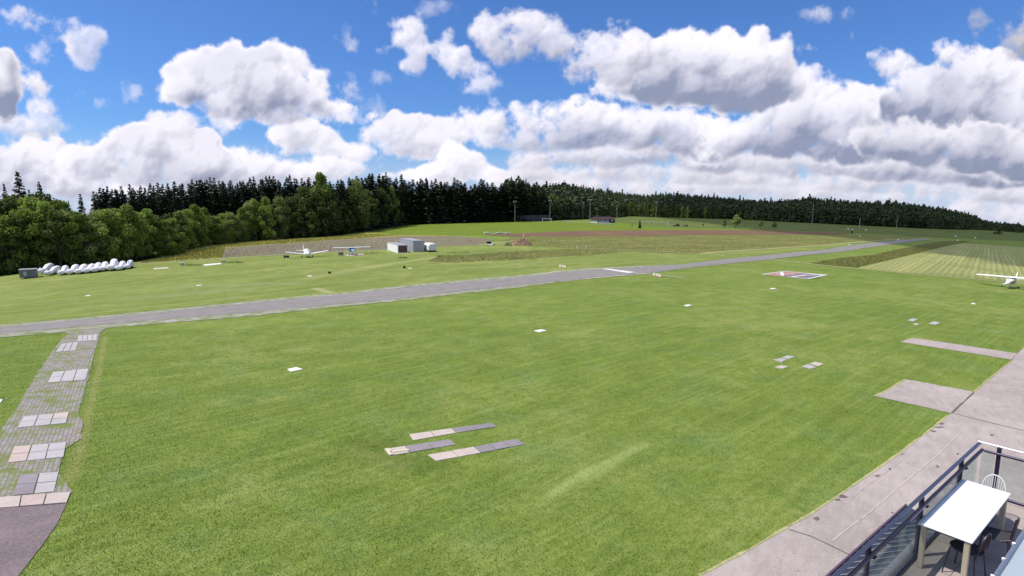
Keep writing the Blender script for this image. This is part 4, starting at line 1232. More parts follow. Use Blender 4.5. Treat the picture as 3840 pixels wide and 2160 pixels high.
# orange and white boards at the threshold
ORANGE = mat('orange_base', (.55, .20, .08), .7, build=dirty(.12, 2)); BOARD = mat('board_white', (.85, .80, .74), .6, build=dirty(.06, 2))
for gi, (gl, bs_) in enumerate([('far side of the runway', [(2100, 1003), (2109.5, 1003.5), (2118, 1005)]), ('near side of the runway', [(2453, 1035), (2464, 1037), (2474, 1039.5)])]):
    for bi, (x, y) in enumerate(bs_):
        p = G(x, y); pos = ['left', 'middle', 'right'][bi]
        t = empty('threshold_board', p, RUN_ANG + R(90) + R(12), f'white board on an orange foot, {pos} of three, {gl}', 'marker board', 'threshold marker boards')
        m = MB(); m.box(-.20, .20, -.035, .035, .08, .50, bev=.015); m.build('board', BOARD, t)
        m = MB(); m.box(-.22, .22, -.13, .13, -.03, .08, bev=.02); m.build('foot', ORANGE, t)

# low runway edge markers far away
for i, (x, y, c, lab) in enumerate([(3186, 918, 'w', 'white cone marker on the far side of the runway, nearest of the distant ones'), (3361, 927, 'o', 'orange and white marker beside the near runway edge'),
        (3247, 863, 'w', 'white marker in the pasture below the lone utility pole'), (3181, 860, 'w', 'left of two small white markers left of the utility pole'), (3197, 861, 'w', 'right of two small white markers left of the utility pole'),
        (3368, 900, 'w', 'small white marker at the far runway bend'), (3225, 887, 'w', 'white marker on the end of the brown soil strip'), (3584, 887, 'w', 'far white marker above the hay field corner'),
        (3495, 893, 'o', 'small orange marker where the runway ends'), (3592, 902, 'w', 'white marker just beyond the hay field tip'), (3657, 893, 'w', 'rightmost white marker on the far runway')]):
    p = G(x, y); s = p.y / FPX * 5.5
    t = empty('edge_marker', p, .4, lab, 'edge marker', 'distant runway edge markers')
    m = MB(); m.loft([[(-s * .7, -s * .35, 0), (s * .7, -s * .35, 0), (s * .7, s * .35, 0), (-s * .7, s * .35, 0)], [(-s * .45, -.03, s * .6), (s * .45, -.03, s * .6), (s * .45, .03, s * .6), (-s * .45, .03, s * .6)]])
    m.build('cover', BOARD if c == 'w' else ORANGE, t)
for i, (x, y) in enumerate([(2160, 934), (2194, 935)]):
    p = G(x, y)
    t = empty('slanted_post', p, 0, ('left' if i == 0 else 'right') + ' of two short slanted white posts in the tall grass', 'post', 'slanted white posts')
    m = MB(); m.loft([[(-.12, -.05, -.1), (.12, -.05, -.1), (.12, .05, -.1), (-.12, .05, -.1)], [(.22, -.05, .95), (.46, -.05, .85), (.46, .05, .85), (.22, .05, .95)]]); m.build('post', BOARD, t)

# small boxes in the far field
BOXG = mat('grey_box', (.50, .47, .42), .8, build=dirty(.2, 2)); BOXD = mat('dark_box', (.022, .028, .026), .7, build=dirty(.1, 2)); LID = mat('pale_lid', (.72, .68, .60), .7, build=dirty(.12, 2))
for x, y, w, h, mb, ml, lab in [(682, 994, 13, 9, BOXG, LID, 'pale grey box with a white lid left of the large white rectangle'), (839, 983, 14, 8, BOXG, LID, 'grey box beside the dirt track, right of the large white rectangle'),
                                (1236, 1026, 9, 8, BOXD, BOXD, 'black box alone in the grass below the white low-wing aeroplane'), (1516, 1006, 9, 8, BOXD, BOXD, 'black box in the grass below the containers')]:
    p = G(x, y); k = p.y / FPX
    t = empty('field_box', p, R(20), lab, 'box', 'small boxes in the far field')
    m = MB(); m.box(-w * k / 2, w * k / 2, -.25, .25, 0, h * k * .85, bev=.03); m.build('body', mb, t)
    m = MB(); m.box(-w * k / 2 - .03, w * k / 2 + .03, -.28, .28, h * k * .85 + .002, h * k, bev=.02); m.build('lid', ml, t)

# ------------------------------------------------------------------ containers, trailers
DARK = mat('dark_rubber', (.015, .015, .016), .8, build=dirty(.1, 4)); STEEL = mat('galvanised_steel', (.42, .43, .45), .5, .6, build=dirty(.15, 2))
DGREY = mat('dark_grey_paint', (.06, .06, .07), .6, build=dirty(.12, 2))
def cont_frame(front_l, corner, front_r):
    """corner = nearest bottom corner; returns placement, length back along the long side, width along the end"""
    c = G(*corner); a = G(*front_l); b = G(*front_r)
    d = (a - c).xy; return c, math.atan2(d.y, d.x), d.length, (b - c).xy.length
def ribbed(m, L, z0, z1, y, n, depth=.04, sgn=1):
    pass
# white container with the dark louvred end
CW1 = mat('white_container_paint', (.93, .92, .90), .5, build=dirty(.06, 1, True)); CG = mat('grey_container_paint', (.40, .40, .43), .6, build=dirty(.10, 1, True)); ROOFG = mat('grey_roof_sheet', (.36, .36, .38), .7, build=dirty(.15, 1))
LOUV = mat('red_brown_louvre', (.085, .020, .022), .6, build=dirty(.1, 2))
def make_container(corner, back, right, ytop, wall, roofm, lab, end='louvre'):
    c, ang, L, W = cont_frame(back, corner, right)
    W = max(W, 2.2); L = max(L, 5.5)
    h = hgt(c, corner[0], ytop)
    t = empty('container', c, ang, lab, 'container', 'containers and trailer beside the dirt track')
    # local x runs back along the long side, local -y across the end
    m = MB()
    n = int(L / .28)
    ring = []
    for i in range(n + 1):
        x = L * i / n; d = .035 if i % 2 else 0
        ring.append((x, d))
    for side, y0 in ((1, 0.0), (-1, -W)):
        vs_ = []; fs = []
        for i, (x, d) in enumerate(ring):
            vs_ += [(x, y0 - side * d, .12), (x, y0 - side * d, h - .1)]
        for i in range(n): fs.append((2 * i, 2 * i + 2, 2 * i + 3, 2 * i + 1))
        m.add(vs_, fs)
    m.box(L - .04, L, -W + .03, -.03, .12, h - .1)
    if end != 'louvre': m.box(0.0, .04, -W + .05, -.05, .12, h - .1)
    m.build('wall', wall, t)
    m = MB()
    for x in (0, L - .12):
        for y in (-W, -.12): m.box(x - .003, x + .123, y - .003, y + .123, 0, h - .1)
    for y in (-W, -.12):
        m.box(.123, L - .123, y - .002, y + .122, .0, .14); m.box(.123, L - .123, y - .002, y + .122, h - .14, h - .02)
    for x in (0, L - .12): m.box(x - .002, x + .122, -W + .123, -.123, .0, .14); m.box(x - .002, x + .122, -W + .123, -.123, h - .16, h - .02)
    m.build('frame', wall, t)
    m = MB(); m.box(-.03, L + .03, -W - .03, .03, h - .018, h + .02, bev=.01); m.build('roof', roofm, t)
    if end == 'louvre':
        m = MB(); m.box(.06, .10, -W + .12, -.12, .14, h - .16)
        m.build('louvre_panel', LOUV, t)
        m = MB()
        for i in range(6):
            y = -W + .2 + (W - .4) * i / 5; m.box(.01, .058, y - .02, y + .02, .15, h - .17)
        m.build('louvre_bars', STEEL, t)
    else:
        m = MB()
        for s in (-1, 1):
            y0 = -W / 2 + (0.02 if s > 0 else -W / 2 + .14); y1 = y0 + W / 2 - .16
            m.box(-.035, -.003, y0, y1, .16, h - .18)
        m.build('door', wall, t)
        m = MB()
        for y in (-W * .3, -W * .42, -W * .58, -W * .7): m.tube([(-.06, y, .2), (-.06, y, h - .25)], .018, 6)
        m.build('locking_bars', STEEL, t)
    return t
make_container((1492, 949.5), (1453, 938), (1524, 947), 919, CW1, ROOFG, 'low white container with a dark red louvred end, left of the three', 'louvre')
make_container((1550, 946), (1500, 934), (1577, 943), 903, CG, ROOFG, 'tall grey container standing between the white one and the covered trailer', 'door')

FABRIC_W = None
def fabric_b(B, bs, col):
    p = opos(B)
    n, _ = B.noise(B.v('MULTIPLY', p, (1, .5, 1.4)), 1.6, 4, .6)
    n2, _ = B.noise(p, 7, 3, .6)
    bmp = B.n('ShaderNodeBump'); bmp.inputs['Strength'].default_value = .8; bmp.inputs['Distance'].default_value = .12
    B.put(bmp.inputs['Height'], B.m('ADD', n, B.m('MULTIPLY', n2, .2))); B.t.links.new(bmp.outputs[0], bs.inputs['Normal'])
    B.put(bs.inputs['Base Color'], B.mix(B.ss(n2, .3, .8), col, tuple(c * .82 for c in col)))
FABRIC_W = mat('white_cover_fabric', (.80, .78, .80), .75, build=fabric_b)

# white covered trailer on wheels, right of the containers
c = G(1608, 946); d = (G(1577, 938) - c); ang = math.atan2(d.y, d.x)
t = empty('covered_trailer', c, ang, 'white tarpaulin covered trailer on dark wheels, right of the grey container', 'trailer', 'containers and trailer beside the dirt track')
L, W, h = 5.2, 1.9, hgt(c, 1608, 914)
m = MB()
rings = []
for x, k in ((0, .93), (.15, 1), (1.2, 1.03), (1.35, .96), (2.6, 1.02), (2.75, .95), (4.0, 1.03), (4.9, 1.0), (5.1, .95)):
    rings.append([(x, -W * k, .45), (x, .0, .45), (x, 0.02 * k, h * .75 * k), (x, -W * .2, h * k), (x, -W * .8, h * k), (x, -W * k, h * .75 * k)])
m.loft(rings); m.build('cover', FABRIC_W, t)
m = MB(); m.box(.1, L, -W + .1, -.1, .30, .44); m.box(-1.2, .1, -W / 2 - .05, -W / 2 + .05, .32, .42); m.build('chassis', DGREY, t)
for x in (1.4, 3.6):
    for y in (-.05, -W + .05):
        m = MB(); m.disc((x, y, .30), .30, .18, 16, 'Y'); m.build('wheel', DARK, t)

# grey site trailer at the far left
c = G(74, 1048); e = G(139, 1041); d = e - c; ang = math.atan2(d.y, d.x); L = d.xy.length
t = empty('site_trailer', c, ang, 'small grey site trailer with one cream window at the left end of the glider row', 'site trailer')
h = hgt(c, 74, 1011)
SITEG = mat('blue_grey_panel', (.165, .175, .195), .6, build=dirty(.08, 1, True)); PURP = mat('shaded_end_panel', (.36, .33, .38), .7, build=dirty(.12, 1))
m = MB(); m.box(0, L, 0, 1.9, .28, h - .12, bev=.03); m.build('body', SITEG, t)
m = MB(); m.box(-.06, L + .06, -.06, 1.96, h - .118, h, bev=.03); m.build('roof', mat('pale_grey_roof', (.38, .39, .42), .6, build=dirty(.1, 1)), t)
f = MB(); f.box(.68, 1.12, -.03, .0, h * .36, h * .74, bev=.01); fo = f.build('window', LID, t)
f = MB(); f.box(.76, 1.04, -.045, -.031, h * .42, h * .69); f.build('pane', mat('dull_yellow_pane', (.42, .40, .24), .3, build=dirty(.1, 2)), fo)
for x in (L * .35, L * .5):
    for y in (.12, 1.78): m = MB(); m.disc((x, y, .24), .24, .16, 16, 'Y'); m.build('wheel', DARK, t)
m = MB(); m.box(L + .005, L + 1.0, .9, 1.0, .3, .38); m.build('drawbar', STEEL, t)
c = G(53, 1023); t = empty('meter_post', c, 0, 'thin post with a white box, left of the grey site trailer', 'post')
hh = hgt(c, 53, 995); m = MB(); m.tube([(0, 0, -.2), (0, 0, hh * .62)], .05, 8); m.build('post', mat('grey_post', (.22, .23, .24), .7, build=dirty(.1, 2)), t)
m = MB(); m.box(-.18, .18, -.12, .12, hh * .55, hh, bev=.04); m.build('box', BOARD, t)

# covered gliders
def make_cover(s=1.0):
    t = empty('covered_glider', (0, 0, 0))
    m = MB(); rings = []
    for y, hw, z0, z1, sh in ((0, .34, .42, .78, 0), (.12, .60, .30, .98, 0), (.7, .74, .26, 1.10, 0), (1.7, .66, .30, 1.02, .02), (2.2, .46, .36, 1.02, .04), (2.9, .50, .36, 1.30, .05), (4.0, .60, .34, 1.62, .05), (5.4, .62, .32, 1.72, .05), (6.3, .52, .36, 1.60, .05), (6.7, .26, .5, 1.25, .05)):
        rings.append([(-hw * .62 + sh, y, z0), (hw * .62 + sh, y, z0), (hw + sh, y, (z0 * .6 + z1 * .4)), (hw * .6 + sh, y, z1 * .94), (sh, y, z1), (-hw * .6 + sh, y, z1 * .94), (-hw + sh, y, (z0 * .6 + z1 * .4))])
    m.loft(rings); m.build('cover', FABRIC_W, t, smooth=False)
    m = MB(); m.box(-.45, .45, .6, 6.2, .22, .30); m.build('chassis', DGREY, t)
    for x in (-.62, .62): m = MB(); m.disc((x, 3.2, .26), .26, .15, 16, 'X'); m.build('wheel', DARK, t)
    m = MB(); m.tube([(-.5, 1.9, .9), (-.5, 1.95, 1.28)], [.10, .06], 8); m.build('cover_tip', FABRIC_W, t)
    return t
GLD = 'covered gliders parked in a row at the left forest edge'
gl0 = make_cover()
specs = [(226, 1034, 1.0, 'first white covered glider of the long row, at its left end'), (257, 1032, 1.05, 'second white covered glider from the left of the long row'), (289, 1030, 1.03, 'third white covered glider from the left of the long row'),
         (320, 1027, 1.0, 'fourth white covered glider from the left of the long row'), (351, 1024, 1.05, 'middle one of the nine white covered gliders in the long row'), (380, 1020, 1.05, 'covered glider just left of the tallest cover'),
         (412, 1018, 1.28, 'tallest and bulkiest white covered glider near the right end of the row'), (443, 1016, 1.0, 'covered glider just right of the tallest cover'), (472, 1011, .98, 'last white covered glider at the right end, with an upright fin and dark gap beneath'),
         (172, 1036, 1.0, 'low white covered glider between the site trailer and the long row'), (148, 1030, 1.15, 'high white covered glider right behind the grey site trailer')]
for i, (x, y, s, lab) in enumerate(specs):
    o = gl0 if i == 0 else copy_tree(gl0)
    p = G(x + 3, y); o.location = p; o.scale = (s, s * .95, s)
    rz = 27 if i < 9 else 22
    o.rotation_euler = (0, 0, R(rz + random.uniform(-3, 3)))
    tag(o, lab, 'covered glider', GLD)
    if i == 8:
        m = MB(); m.loft([[(.1, 2.0, 1.0), (.22, 2.0, 1.0), (.22, 2.5, 1.0), (.1, 2.5, 1.0)], [(.13, 2.15, 2.0), (.19, 2.15, 2.0), (.19, 2.4, 2.0), (.13, 2.4, 2.0)]]); m.build('fin', FABRIC_W, o)

# crate and tow cart
t = empty('crate', G(1275, 957), R(-10), 'brown crate with a dark open front left of the blue aeroplane', 'crate')
k = G(1275, 957).y / FPX
m = MB(); m.box(-8 * k, 8 * k, 0, .8, 0, 12 * k, bev=.02); m.build('body', mat('weathered_wood', (.30, .25, .19), .85, build=dirty(.2, 2)), t)
m = MB(); m.box(-.5 * k, 6.5 * k, -.03, -.002, .1, 10 * k); m.build('opening', DGREY, t)
t = empty('tow_cart', G(1074, 967.5), R(10), 'small dark tow cart under the left wing tip of the white aeroplane', 'cart')
m = MB(); m.box(-.1, .62, -.3, .3, .18, .60, bev=.03); m.build('body', DGREY, t)
m = MB(); m.box(-.6, -.103, -.28, .28, .22, .66, bev=.03); m.build('bin', mat('olive_grey', (.20, .20, .17), .8, build=dirty(.2, 2)), t)
for x in (-.35, .35):
    for y in (-.33, .33): m = MB(); m.disc((x, y, .17), .17, .08, 14, 'Y'); m.build('wheel', DARK, t)
drape('parking_slab', [(1285, 956), (1361, 951), (1367, 957), (1300, 962)], 6, CONC_K, ragged=.001, seed=60)

# ------------------------------------------------------------------ aeroplanes (nose along +x)
PWHITE = mat('aircraft_white', (.84, .83, .82), .32, build=dirty(.04, 1)); PBLUE = mat('aircraft_blue', (.035, .19, .42), .35, build=dirty(.06, 1)); PLBLUE = mat('aircraft_pale_blue', (.26, .50, .66), .35, build=dirty(.05, 1))
PBLACK = mat('aircraft_black', (.02, .018, .03), .3, build=dirty(.03, 1)); GLASSD = mat('dark_cockpit_glass', (.03, .04, .05), .08, spec=.8, build=dirty(.02, 1)); PGREY = mat('aircraft_grey', (.42, .40, .46), .4, build=dirty(.06, 1))
def ell(x, ry, rz, z, n=14, sq_=2.4):
    out = []
    for k in range(n):
        a = 2 * math.pi * k / n; c, s = math.cos(a), math.sin(a)
        out.append((x, ry * math.copysign(abs(c) ** (2 / sq_), c), z + rz * math.copysign(abs(s) ** (2 / sq_), s)))
    return out
def wing_part(t, name, material, side, x0, chord0, chord1, span, z0, z1, thick=.13, y0=.0, sweep=.0):
    """one half wing with an aerofoil section"""
    prof = [(0, 0), (.05, .5), (.2, .95), (.4, 1), (.7, .55), (1, .04), (.7, -.15), (.3, -.35), (.06, -.3)]
    rings = []
    for f, c in ((0, chord0), (.55, chord0 + (chord1 - chord0) * .45), (.95, chord1), (1.0, chord1 * .72)):
        y = side * (y0 + (span - y0) * f); z = z0 + (z1 - z0) * f
        th = thick * (c / chord0) * (.5 if f == 1 else 1)
        rings.append([(x0 - sweep * f - a * c + (chord0 - c) * -.25, y, z + b * th) for a, b in prof])
    m = MB(); m.loft(rings if side > 0 else rings[::-1]); o = m.build(name, material, t, smooth=False)
    return o
def propeller(t, x, z, r, ang=1.2):
    m = MB()
    for s in (0, math.pi):
        a = ang + s; ca, sa = math.cos(a), math.sin(a)
        rings = []
        for q, w, tw in ((.08, .05, .9), (.35, .085, .6), (.75, .075, .35), (1.0, .03, .25)):
            rr = q * r
            rings.append([(x + w * math.sin(tw) * i, rr * ca - w * math.cos(tw) * i * sa, z + rr * sa + w * math.cos(tw) * i * ca) for i in (-1, 1)] + [(x + .012 + w * math.sin(tw) * i, rr * ca - w * math.cos(tw) * i * sa, z + rr * sa + w * math.cos(tw) * i * ca) for i in (1, -1)])
        m.loft(rings)
    pr = m.build('propeller', PGREY, t)
    m = MB(); m.loft([ell(x - .05, .13, .13, z, 10, 2), ell(x + .08, .10, .10, z, 10, 2), ell(x + .18, .02, .02, z, 10, 2)]); m.build('spinner', PWHITE, pr)
def wheel(t, x, y, r, leg_from, pant=None):
    m = MB(); m.tube([leg_from, (x, y, r)], [.05, .035], 6); lg = m.build('leg', PWHITE, t)
    m = MB(); m.disc((x, y, r), r, .13, 16, 'Y'); m.build('tyre', DARK, lg)
    if pant: m = MB(); m.loft([ell(x + .32, .03, .04, r + .05, 10, 2), ell(x + .15, .10, .14, r + .05, 10, 2), ell(x - .1, .10, .13, r + .06, 10, 2), ell(x - .45, .02, .03, r + .08, 10, 2)]); m.build('wheel_fairing', pant, lg)

# white low-wing aeroplane
p = G(1152, 965)
t = empty('low_wing_aeroplane', p, R(-60), 'white low-wing aeroplane facing the camera, left of the blue one', 'aeroplane', 'parked light aeroplanes')
m = MB(); m.loft([ell(2.35, .14, .14, 1.02), ell(2.2, .36, .34, 1.02), ell(1.2, .48, .46, 1.03), ell(.2, .56, .56, 1.08), ell(-1.3, .52, .54, 1.15), ell(-2.6, .33, .38, 1.25), ell(-4.9, .09, .16, 1.38)][::-1]); m.build('fuselage', PWHITE, t, True)
m = MB(); m.loft([ell(.75, .40, .10, 1.50), ell(.25, .48, .34, 1.55), ell(-.5, .52, .48, 1.55), ell(-1.2, .48, .42, 1.52), ell(-2.0, .30, .12, 1.5)][::-1]); m.build('cockpit_cover', FABRIC_W, t, True)
for s in (1, -1):
    wing_part(t, 'wing', PWHITE, s, .75, 1.6, 1.05, 4.9, .78, 1.42, .17, .35)
    wing_part(t, 'tailplane', PWHITE, s, -4.1, .85, .6, 1.75, 1.38, 1.40, .08, .05)
m = MB(); m.loft([[(-3.9, -.05, 1.45), (-4.95, -.03, 1.45), (-4.95, .03, 1.45), (-3.9, .05, 1.45)], [(-4.55, -.03, 2.75), (-5.1, -.02, 2.75), (-5.1, .02, 2.75), (-4.55, .03, 2.75)]]); m.build('fin', PWHITE, t)
wheel(t, 1.75, 0, .19, (1.75, 0, .7)); wheel(t, -.1, 1.25, .21, (-.1, 1.15, .85)); wheel(t, -.1, -1.25, .21, (-.1, -1.15, .85))
propeller(t, 2.42, 1.02, .9, .5)

def high_wing(p, rz, tilt, body, cowl, low, label, scale=1.0, taildrag=False, stripe=None, span=5.4):
    t = empty('high_wing_aeroplane', p, rz, label, 'aeroplane', 'parked light aeroplanes', scale)
    t.rotation_euler = (0, R(tilt), rz)
    m = MB(); m.loft([ell(1.25, .46, .42, 1.15), ell(.5, .54, .60, 1.28), ell(-.6, .56, .66, 1.32), ell(-1.6, .50, .56, 1.30), ell(-3.0, .30, .36, 1.34), ell(-5.3, .08, .16, 1.42)][::-1]); fu = m.build('fuselage', body, t, True)
    m = MB(); m.loft([ell(1.24, .455, .415, 1.15), ell(2.05, .40, .36, 1.10), ell(2.3, .30, .28, 1.08), ell(2.36, .12, .12, 1.08)][::-1]); m.build('cowling', cowl, t, True)
    m = MB(); m.loft([[(.62, -.50, 1.55), (.62, .50, 1.55), (.30, .46, 2.06), (.30, -.46, 2.06)], [(.15, -.545, 1.5), (.15, .545, 1.5), (.15, .50, 2.07), (.15, -.50, 2.07)], [(-1.3, -.53, 1.5), (-1.3, .53, 1.5), (-1.3, .48, 2.07), (-1.3, -.48, 2.07)], [(-2.0, -.35, 1.55), (-2.0, .35, 1.55), (-1.9, .3, 1.85), (-1.9, -.3, 1.85)]][::-1]); cb = m.build('cabin', body, t)
    m = MB(); m.add([(.655, -.42, 1.60), (.655, .42, 1.60), (.35, .38, 2.02), (.35, -.38, 2.02)], [(0, 1, 2, 3)]); m.add([(.643, -.42, 1.60), (.643, .42, 1.60), (.338, .38, 2.02), (.338, -.38, 2.02)], [(3, 2, 1, 0)]); m.build('windscreen', GLASSD, cb)
    for s in (1, -1):
        m = MB(); m.add([(.10, s * .560, 1.58), (-1.2, s * .548, 1.58), (-1.2, s * .515, 1.98), (-.02, s * .522, 1.98)], [(0, 1, 2, 3)]); m.add([(.10, s * .566, 1.58), (-1.2, s * .554, 1.58), (-1.2, s * .521, 1.98), (-.02, s * .528, 1.98)], [(3, 2, 1, 0)]); m.build('side_window', GLASSD, cb)
        wing_part(t, 'wing', PWHITE, s, .62, 1.55, 1.15, span, 2.09, 2.20, .18, 0)
        m = MB(); m.tube([(.05, s * .55, .98), (.0, s * 2.6, 2.10)], [.045, .045], 6); m.build('strut', PWHITE, t)
        wing_part(t, 'tailplane', PWHITE, s, -4.5, .95, .65, 1.7, 1.45, 1.46, .07, .05)
    m = MB(); m.loft([[(-4.2, -.05, 1.5), (-5.4, -.03, 1.5), (-5.4, .03, 1.5), (-4.2, .05, 1.5)], [(-5.0, -.03, 2.7), (-5.6, -.02, 2.7), (-5.6, .02, 2.7), (-5.0, .03, 2.7)]]); m.build('fin', body, t)
    if stripe:
        for s in (1, -1):
            pts = [(2.0, .395, .30), (1.25, .478, .44), (.2, .566, .52), (-1.4, .53, .44), (-3.0, .318, .20)]
            vs_ = [(x, s * (y + .008), 1.16 + w / 2) for x, y, w in pts] + [(x, s * (y + .008), 1.16 - w / 2) for x, y, w in pts]
            n = len(pts); m = MB(); m.add(vs_, [(i, i + 1, n + i + 1, n + i) for i in range(n - 1)]); m.build('stripe', stripe, t)
    if taildrag:
        for y in (1.0, -1.0): wheel(t, .95, y, .26, (.7, y * .45, .85))
        m = MB(); m.tube([(-5.0, 0, 1.3), (-5.2, 0, 1.02)], .03, 6); m.build('tail_wheel', DARK, t)
    else:
        wheel(t, 1.6, 0, .18, (1.6, 0, .8), PWHITE)
        for y in (1.25, -1.25): wheel(t, -.45, y, .2, (-.35, y * .32, .78), PWHITE)
    propeller(t, 2.44, 1.08, .92, 1.0 if taildrag else .25)
    return t
pb = G(1322, 957); pb = pb + Vector((0, 0, .04))
high_wing(pb, R(-64), -8, PBLUE, PLBLUE, PWHITE, 'blue high-wing aeroplane with a white wing, parked left of the containers', .84, True, span=5.3)
pc = G(3786, 1080)
high_wing(pc, R(-142), 0, PWHITE, PWHITE, PWHITE, 'white high-wing aeroplane with a black side stripe, cut by the right edge', .90, False, PBLACK, span=5.3)

# ------------------------------------------------------------------ football pitch and far things
GALV = mat('pole_grey', (.36, .35, .33), .6, .2, build=dirty(.1, 1))
LAMPW = mat('lamp_housing', (.62, .62, .60), .5, build=dirty(.05, 1))
for x, yt, yb, lab in [(1931, 756, 833, 'floodlight pole left of the dark net fence'), (2062, 753, 831, 'floodlight pole with two heads behind the left football goal'), (2185, 759, 823, 'thin far floodlight pole left of the tallest one'),
                       (2212, 750, 841, 'tallest and nearest floodlight pole, left of the clubhouse'), (2313, 757, 819, 'floodlight pole just right of the clubhouse'), (2459, 758, 831, 'rightmost floodlight pole, alone before the wooded ridge')]:
    p = G(x, yb); h = hgt(p, x, yt); k = p.y / FPX
    t = empty('floodlight_pole', p, R(15), lab, 'floodlight pole', 'floodlight poles round the football pitch')
    m = MB(); m.tube([(0, 0, -.3), (0, 0, h)], [.20 + k * .25, .10 + k * .2], 8); m.build('pole', GALV, t)
    m = MB(); m.box(-1.2, 1.2, -.08, .08, h - .1, h + .05); m.build('crossbar', GALV, t)
    for s in (-.95, .95): m = MB(); m.box(s - .45, s + .45, -.35, .35, h + .06, h + .45, bev=.08); m.build('lamp_head', LAMPW, t)
for x, yt, yb, lab, w in [(3222, 816, 861, 'pale utility pole standing alone in the pasture before the ridge', .22), (3361, 806, 858, 'faint grey utility pole against the dark ridge', .16), (3045, 762, 842, 'tall faint pole rising in the ridge forest edge', .2), (2577, 770, 820, 'faint pole before the trees of the ridge', .16)]:
    p = G(x, yb); h = hgt(p, x, yt)
    t = empty('utility_pole', p, R(30), lab, 'utility pole', 'utility poles before the ridge')
    m = MB(); m.tube([(0, 0, -.3), (0, 0, h)], [w * 1.6, w], 8); m.build('pole', GALV, t)
    m = MB(); m.box(-.9, .9, -.06, .06, h - .9, h - .75); m.build('crossarm', GALV, t)

NETM = mat('dark_net', (.060, .066, .075), .9, build=dirty(.2, .4, True))
a, b = G(1938, 832), G(2056, 829)
t = empty('net_fence', a, math.atan2((b - a).y, (b - a).x), 'dark blue-grey net fence on posts before the conifers, behind the left goal', 'fence')
L = (b - a).length; h = hgt(a, 1938, 808)
m = MB(); n = 24
m.add([(L * i / n, .05 * (i % 2), z) for i in range(n + 1) for z in (0, h)], [(2 * i, 2 * i + 2, 2 * i + 3, 2 * i + 1) for i in range(n)])
m.add([(L * i / n, .05 * (i % 2) + .06, z) for i in range(n + 1) for z in (0, h)], [(2 * i, 2 * i + 2, 2 * i + 3, 2 * i + 1) for i in range(n)])
m.build('net', NETM, t)
for i in range(9):
    m = MB(); m.tube([(L * i / 8, -.12, -.2), (L * i / 8, -.12, h + .1)], .10, 6); m.build('post', GALV, t)

WFR = mat('goal_white', (.52, .54, .52), .6, build=dirty(.08, 1))
for x0, x1, yt, yb, lab in [(2034, 2068, 820, 834, 'left football goal before the dark net fence'), (2112, 2139, 827, 838, 'second football goal from the left, seen smaller'), (2264, 2294, 840, 846, 'low goal frame below the clubhouse'), (2506, 2540, 833, 847, 'right football goal beside the dark machine'), (2237, 2260, 839, 845, 'small goal frame left of the low one')]:
    a, b = G(x0, yb), G(x1, yb + .4); L = (b - a).length; h = hgt(a, x0, yt)
    t = empty('football_goal', a, math.atan2((b - a).y, (b - a).x), lab, 'goal', 'football goals')
    r_ = .16
    m = MB(); m.box(-r_, r_, -r_, r_, 0, h + r_); m.box(L - r_, L + r_, -r_, r_, 0, h + r_); m.box(r_, L - r_, -r_, r_, h - r_, h + r_); m.build('goal_frame', WFR, t)
    m = MB(); m.tube([(0, 0, h), (0, 1.8, h * .5), (0, 2.2, 0), (L, 2.2, 0), (L, 1.8, h * .5), (L, 0, h)], .06, 5); m.build('net_support', WFR, t)

for pts, lab in [(((2125, 837), (2180, 839), (2240, 841), (2296, 843)), 'white railing along the near side of the football pitch'), (((2367, 835), (2420, 836), (2480, 838), (2508, 839)), 'faint railing at the right part of the pitch')]:
    P = [G(*q) for q in pts]; o0 = P[0]
    t = empty('pitch_railing', o0, 0, lab, 'railing', 'pitch railings')
    m = MB(); m.tube([q - o0 + Vector((0, 0, 1.1)) for q in P], .10, 6); m.build('rail', WFR, t)
    n = 7
    for i in range(n + 1):
        f = i / n * (len(P) - 1); k = min(int(f), len(P) - 2); q = P[k].lerp(P[k + 1], f - k) - o0
        m = MB(); m.tube([q + Vector((0, 0, -.1)), q + Vector((0, 0, 1.05))], .07, 6); m.build('post', WFR, t)

# clubhouse
a, b = G(2238, 836), G(2303, 836); L = (b - a).length
h = hgt(a, 2238, 824); hr = hgt(a, 2238, 813)
t = empty('clubhouse', a, math.atan2((b - a).y, (b - a).x), 'low clubhouse with a dark brown roof and a broken white wall by the pitch', 'building')
WALLW = mat('clubhouse_white', (.74, .74, .78), .7, build=dirty(.1, .5)); WALLD = mat('clubhouse_dark', (.035, .035, .045), .8, build=dirty(.1, .5)); ROOFB = mat('dark_brown_roof', (.060, .028, .036), .8, build=dirty(.15, .6))
m = MB(); m.box(0, L * .72, 0, 9, -.3, h * .98); m.build('wall', WALLW, t)
m = MB(); m.box(L * .722, L, -1, 9, -.3, h * 1.02); m.build('dark_wall', WALLD, t)
m = MB(); y0, y1 = -1.2, 10
m.add([(-1, y0, h * 1.03), (L + .6, y0, h * 1.03), (L + .6, y1, h * 1.03), (-1, y1, h * 1.03), (-.2, 4.4, hr), (L, 4.4, hr), (-1, y0, h * 1.10), (L + .6, y0, h * 1.10), (L + .6, y1, h * 1.10), (-1, y1, h * 1.10)], [(0, 3, 2, 1), (0, 1, 7, 6), (1, 2, 8, 7), (2, 3, 9, 8), (3, 0, 6, 9), (6, 7, 5, 4), (8, 9, 4, 5), (9, 6, 4), (7, 8, 5)])
m.build('roof', ROOFB, t)
for i, (q0, q1, z0) in enumerate([(.05, .12, .35), (.18, .24, .5), (.33, .37, .3), (.45, .56, .55), (.62, .66, .4)]):
    m = MB(); m.box(L * q0, L * q1, -.06, -.002, h * z0, h * .9); m.build('window', WALLD, t)
m = MB(); m.box(L * .79, L * .90, -1.06, -1.003, h * .55, h * .95); m.build('sign_panel', WALLW, t)

